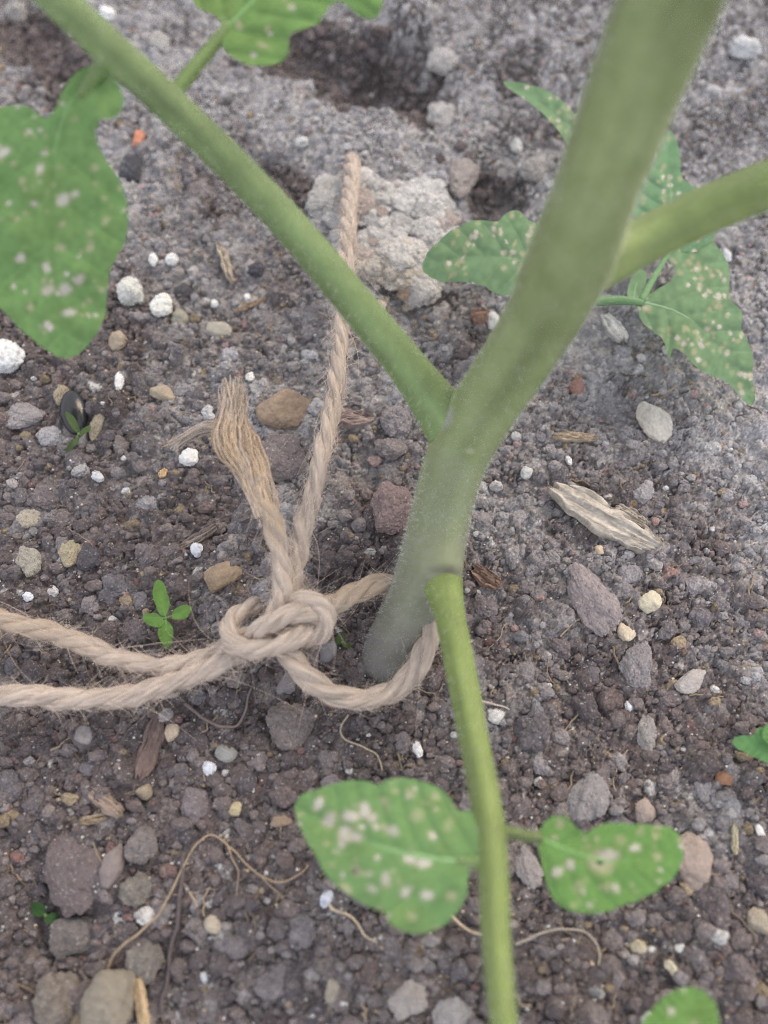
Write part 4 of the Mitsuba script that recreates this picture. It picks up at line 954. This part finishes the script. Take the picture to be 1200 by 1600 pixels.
v, f, _ = tube(spline(np.array([[wg[0], wg[1], wg[2] - 2], [wg[0], wg[1], 5], at(1245, 1180, 9)]), 0.5), 0.5, 8)
put('stalk', (v, f), 'stem_mat', weed, color=np.tile([[0.14, 0.22, 0.08]], (len(v), 1)))

# ------------------------------------------------------------------ loose clods, one by one
TAKEN.append((*at(610, 1025, 0)[:2], 5.0))
cr = np.random.default_rng(88)
MARKS = [(on_bed(px, py)[:2], n) for n, px, py in (
    ('the orange brick fragment', 216, 218), ('the porous perlite grain', 209, 465), ('the angular perlite grain', 255, 482), ('the left edge perlite', 12, 566), ('the narrow upright perlite grain', 188, 597),
    ('the perlite by the frayed end', 297, 718), ('the kidney shaped pebble', 345, 905), ('the black seed shell', 118, 648), ('the four leaved seedling', 259, 966), ('the knot', 430, 980), ('the pale crumbling clod', 622, 352), ('the stem base', 605, 1030),
    ('the tan pebble by the frayed end', 445, 642), ('the upper cream pebble', 1016, 942), ('the triangular cream stone', 1021, 664), ('the long grey wood chip', 935, 812), ('the flat pale grey pebble', 1079, 1062), ('the dull red stone', 900, 607),
    ('the rust brown stone', 1130, 1216), ('the weed leaf', 1180, 1160), ('the large rounded grey stone', 918, 1250), ('the clod below the knot', 452, 1140), ('the large mauve clod', 120, 1362), ('the big buff stone', 172, 1562), ('the dark upper hollow', 610, 120), ('the top edge leaf', 440, 60), ('the white curled perlite', 770, 506),
    ('the bark strip below the twine', 240, 1165), ('the square white perlite grain', 328, 1201), ('the drop shaped perlite grain', 653, 1172), ('the curling root', 335, 1305), ('the pink stone', 1082, 1344), ('the bottom right leaf', 1070, 1590),
    ('the pale clods at the lower edge', 670, 1572), ('the buff pebble near the bottom', 520, 1552), ('the perlite at the top edge', 168, 27), ('the upper right perlite lump', 1160, 84), ('the ragged leaf', 1110, 500), ('the thin upper leaf', 840, 160),
    ('the left end of the twine', 30, 980), ('the bleached speckled leaf', 610, 1340), ('the two seed leaves', 71, 1430), ('the reddish mauve clod', 612, 800), ('the pale clod on the mound', 690, 100), ('the shell like flake', 957, 514))]
NAMED = {}


def name_clod(key, x, y, lum):
    """Says which clod it is: its shade, and its place beside the nearest piece one can find."""
    d = [math.hypot(x - m[0], y - m[1]) for m, _ in MARKS]
    i = int(np.argmin(d))
    dx, dy = x - MARKS[i][0][0], y - MARKS[i][0][1]
    way = ('right of' if dx > 0 else 'left of') if abs(dx) > abs(dy) else ('above' if dy > 0 else 'below')
    shade = 'dark grey brown' if lum < 0.15 else 'grey brown' if lum < 0.24 else 'pale grey'
    NAMED.setdefault((shade, way, MARKS[i][1]), []).append((d[i], key))


def finish_names():
    for (shade, way, mark), found in NAMED.items():
        for n, (_, key) in enumerate(sorted(found)):
            rank = '' if len(found) == 1 else ('nearest', 'second nearest', 'third nearest', 'fourth nearest', 'fifth nearest', 'sixth nearest', 'seventh nearest', 'eighth nearest', 'ninth nearest', 'tenth nearest', 'eleventh nearest', 'twelfth nearest', 'thirteenth nearest', 'fourteenth nearest', 'fifteenth nearest', 'sixteenth nearest', 'seventeenth nearest', 'eighteenth nearest', 'nineteenth nearest', 'twentieth nearest', 'twenty-first nearest', 'twenty-second nearest', 'twenty-third nearest', 'twenty-fourth nearest', 'outermost')[min(n, 24)] + ' '
            tag(key, f'{rank}{shade} soil clod {way} {mark}', 'clod', 'loose soil clods on the bed')


def scatter(count, lo, hi, power, seed, spread=1.0):
    r = np.random.default_rng(seed)
    px, py = r.uniform(-30, 1230, count), r.uniform(-30, 1630, count)
    p = at(px, py, 0)
    rr = lo * (hi / lo) ** (r.random(count) ** power)
    rr = rr * np.clip(1.08 - (p[:, 1] + 0.5 * p[:, 0]) / 200, 0.45, 1.3)
    return p[:, 0], p[:, 1], rr, r


x, y, rr, r = scatter(900, 1.15, 2.6, 1.7, 71)
order = np.argsort(-rr)
x, y, rr = x[order], y[order], rr[order]
ok = free(x, y, rr)
x, y, rr = x[ok], y[ok], rr[ok]
done = []
for a, b, c in zip(x, y, rr):
    if all((a - q[0]) ** 2 + (b - q[1]) ** 2 > (0.85 * (c + q[2])) ** 2 for q in done):
        done.append((a, b, c))
    if len(done) >= 240:
        break
dark_from = len(done)
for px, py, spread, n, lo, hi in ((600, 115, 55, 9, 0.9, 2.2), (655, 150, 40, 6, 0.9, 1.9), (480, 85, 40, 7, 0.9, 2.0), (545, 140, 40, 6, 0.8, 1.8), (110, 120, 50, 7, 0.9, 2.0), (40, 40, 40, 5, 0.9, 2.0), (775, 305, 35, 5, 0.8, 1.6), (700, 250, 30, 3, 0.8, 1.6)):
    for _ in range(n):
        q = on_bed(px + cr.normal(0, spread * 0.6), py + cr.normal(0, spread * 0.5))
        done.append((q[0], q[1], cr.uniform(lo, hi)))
for k in range(13):            # earth heaped round the foot of the stem
    q, an = at(603, 1036, 0), k / 13 * 6.28 + cr.uniform(-.2, .2)
    done.append((q[0] + math.cos(an) * cr.uniform(4.9, 6.4), q[1] + math.sin(an) * cr.uniform(4.9, 6.4), cr.uniform(0.8, 1.7)))
for i, (a, b, c) in enumerate(done):
    many = [(*clod_shape(1000 + i, 3, 5, 22, 0.26, 0.11), np.zeros((0, 3)))]
    for q in range(cr.integers(1, 5)):
        o = cr.normal(size=3) * [1, 1, 0.4]
        sv, sf = clod_shape(5000 + i * 5 + q, 2, 6, 14, 0.26, 0.12)
        many.append((sv * cr.uniform(0.35, 0.65) + o / np.linalg.norm(o) * cr.uniform(0.6, 0.95), sf, np.zeros((0, 3))))
    v, f, _ = cat(many)
    v = v * 0.88
    v = v * c * np.array([1, cr.uniform(0.6, 1.0), cr.uniform(0.55, 0.85)]) @ trimesh.transformations.euler_matrix(*cr.normal(0, 0.2, 2), cr.uniform(0, 6.28))[:3, :3].T
    dry = float(np.clip(dry_and_lit(np.array([a]), np.array([b]))[0] + cr.normal(0, 0.15), 0, 1))
    k = cr.integers(0, 6)
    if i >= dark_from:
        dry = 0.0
    tone = 0.5 * (MOIST_SHADED[k] * (1 - dry) + DRY_LIT[k] * dry) + 0.5 * (MOIST_SHADED.mean(0) * (1 - dry) + DRY_LIT.mean(0) * dry)
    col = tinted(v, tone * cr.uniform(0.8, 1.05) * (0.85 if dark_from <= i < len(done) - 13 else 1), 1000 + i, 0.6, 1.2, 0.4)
    z = float(ground(a, b, c)) - c * (cr.uniform(0.0, 0.3) if i < dark_from else -0.2)
    name_clod(put('soil_clod', (v + [a, b, z], f), 'soil_mat', smooth=False, color=col), a, b, col.mean())
    TAKEN.append((a, b, c * 0.8))

finish_names()

# ------------------------------------------------------------------ crumbs and grit too many to count
SHAPES = [clod_shape(3000 + i, 2, 6, 14, 0.28, 0.12, (0.3, 0.7)) for i in range(30)]
SMALL = [clod_shape(3100 + i, 1, 7, 8, 0.22, 0.12, (0.4, 0.8)) for i in range(30)]
GRAIN = [lump(3200 + i, 0, 6, 0.2, 1.6, (0.6, 1.0), 0.05) for i in range(12)]


def crumbs(count, lo, hi, power, seed, shapes, flat=(0.6, 1.0), colours=None, keep=True):
    x, y, rr, r = scatter(count, lo, hi, power, seed)
    if keep:
        ok = np.concatenate([free(x[i:i + 2000], y[i:i + 2000], rr[i:i + 2000] * 0.5) for i in range(0, len(x), 2000)])
        x, y, rr = x[ok], y[ok], rr[ok]
    z = ground(x, y, 0.5) + rr * r.uniform(-0.1, 0.45, len(x))
    col = earth_colours(x, y, r) * 1.08 if colours is None else colours(len(x), r)
    out = []
    for i in range(len(x)):
        v, f = shapes[r.integers(0, len(shapes))]
        v = (v @ rot(r).T) * rr[i] * np.array([1, r.uniform(0.65, 1.0), r.uniform(*flat)])
        out.append((v + [x[i], y[i], z[i]], f, np.clip(col[i] * r.uniform(0.78, 1.22, (len(v), 1)), 0.01, 0.85)))
    return cat(out)


a = crumbs(1800, 0.7, 1.35, 1.2, 81, SHAPES)
b = crumbs(9000, 0.28, 0.75, 1.2, 82, SMALL)
v, f, c = cat([a, b])
tag(put('soil_crumbs', (v, f), 'soil_mat', smooth=False, color=c), 'loose crumbs of grey brown soil covering the whole bed', 'soil crumbs', kind='stuff')
v, f, c = crumbs(2600, 0.13, 0.30, 1.5, 83, GRAIN, colours=lambda n, r: np.array([[0.46, 0.45, 0.44]]) * r.uniform(0.5, 1.4, (n, 1)) * np.where(r.random((n, 1)) < 0.25, np.array([[1.0, 0.8, 0.6]]), 1.0), keep=False)
tag(put('sand_grains', (v, f), 'mineral_mat', smooth=False, color=c), 'pale sand grains sprinkled over the soil', 'sand', kind='stuff')


def litter():
    g = np.random.default_rng(84)
    out = []
    for _ in range(260):
        p = at(g.uniform(-20, 1220), g.uniform(-20, 1620), 0)
        ln, a = g.uniform(1.5, 6), g.uniform(0, 6.28)
        u = np.linspace(-0.5, 0.5, 6)
        q = np.stack([p[0] + ln * u * math.cos(a), p[1] + ln * u * math.sin(a), u * 0], 1) + np.concatenate([g.normal(0, 0.25, (6, 2)), np.zeros((6, 1))], 1)
        q[:, 2] = np.sort(ground(q[:, 0], q[:, 1], 0.6)).mean() + 0.25 + g.normal(0, 0.15) + g.normal(0, 0.3) * u
        v, f, _ = tube(q, g.uniform(0.06, 0.2) * np.ones(6), 5)
        out.append((v, f, np.tile(np.array([[0.26, 0.205, 0.15]]) * g.uniform(0.4, 1.4), (len(v), 1))))
    v, f, c = cat(out)
    tag(put('plant_litter', (v, f), 'wood_mat', color=c), 'fine dry root hairs and straw bits strewn over the soil', 'plant litter', kind='stuff')


litter()
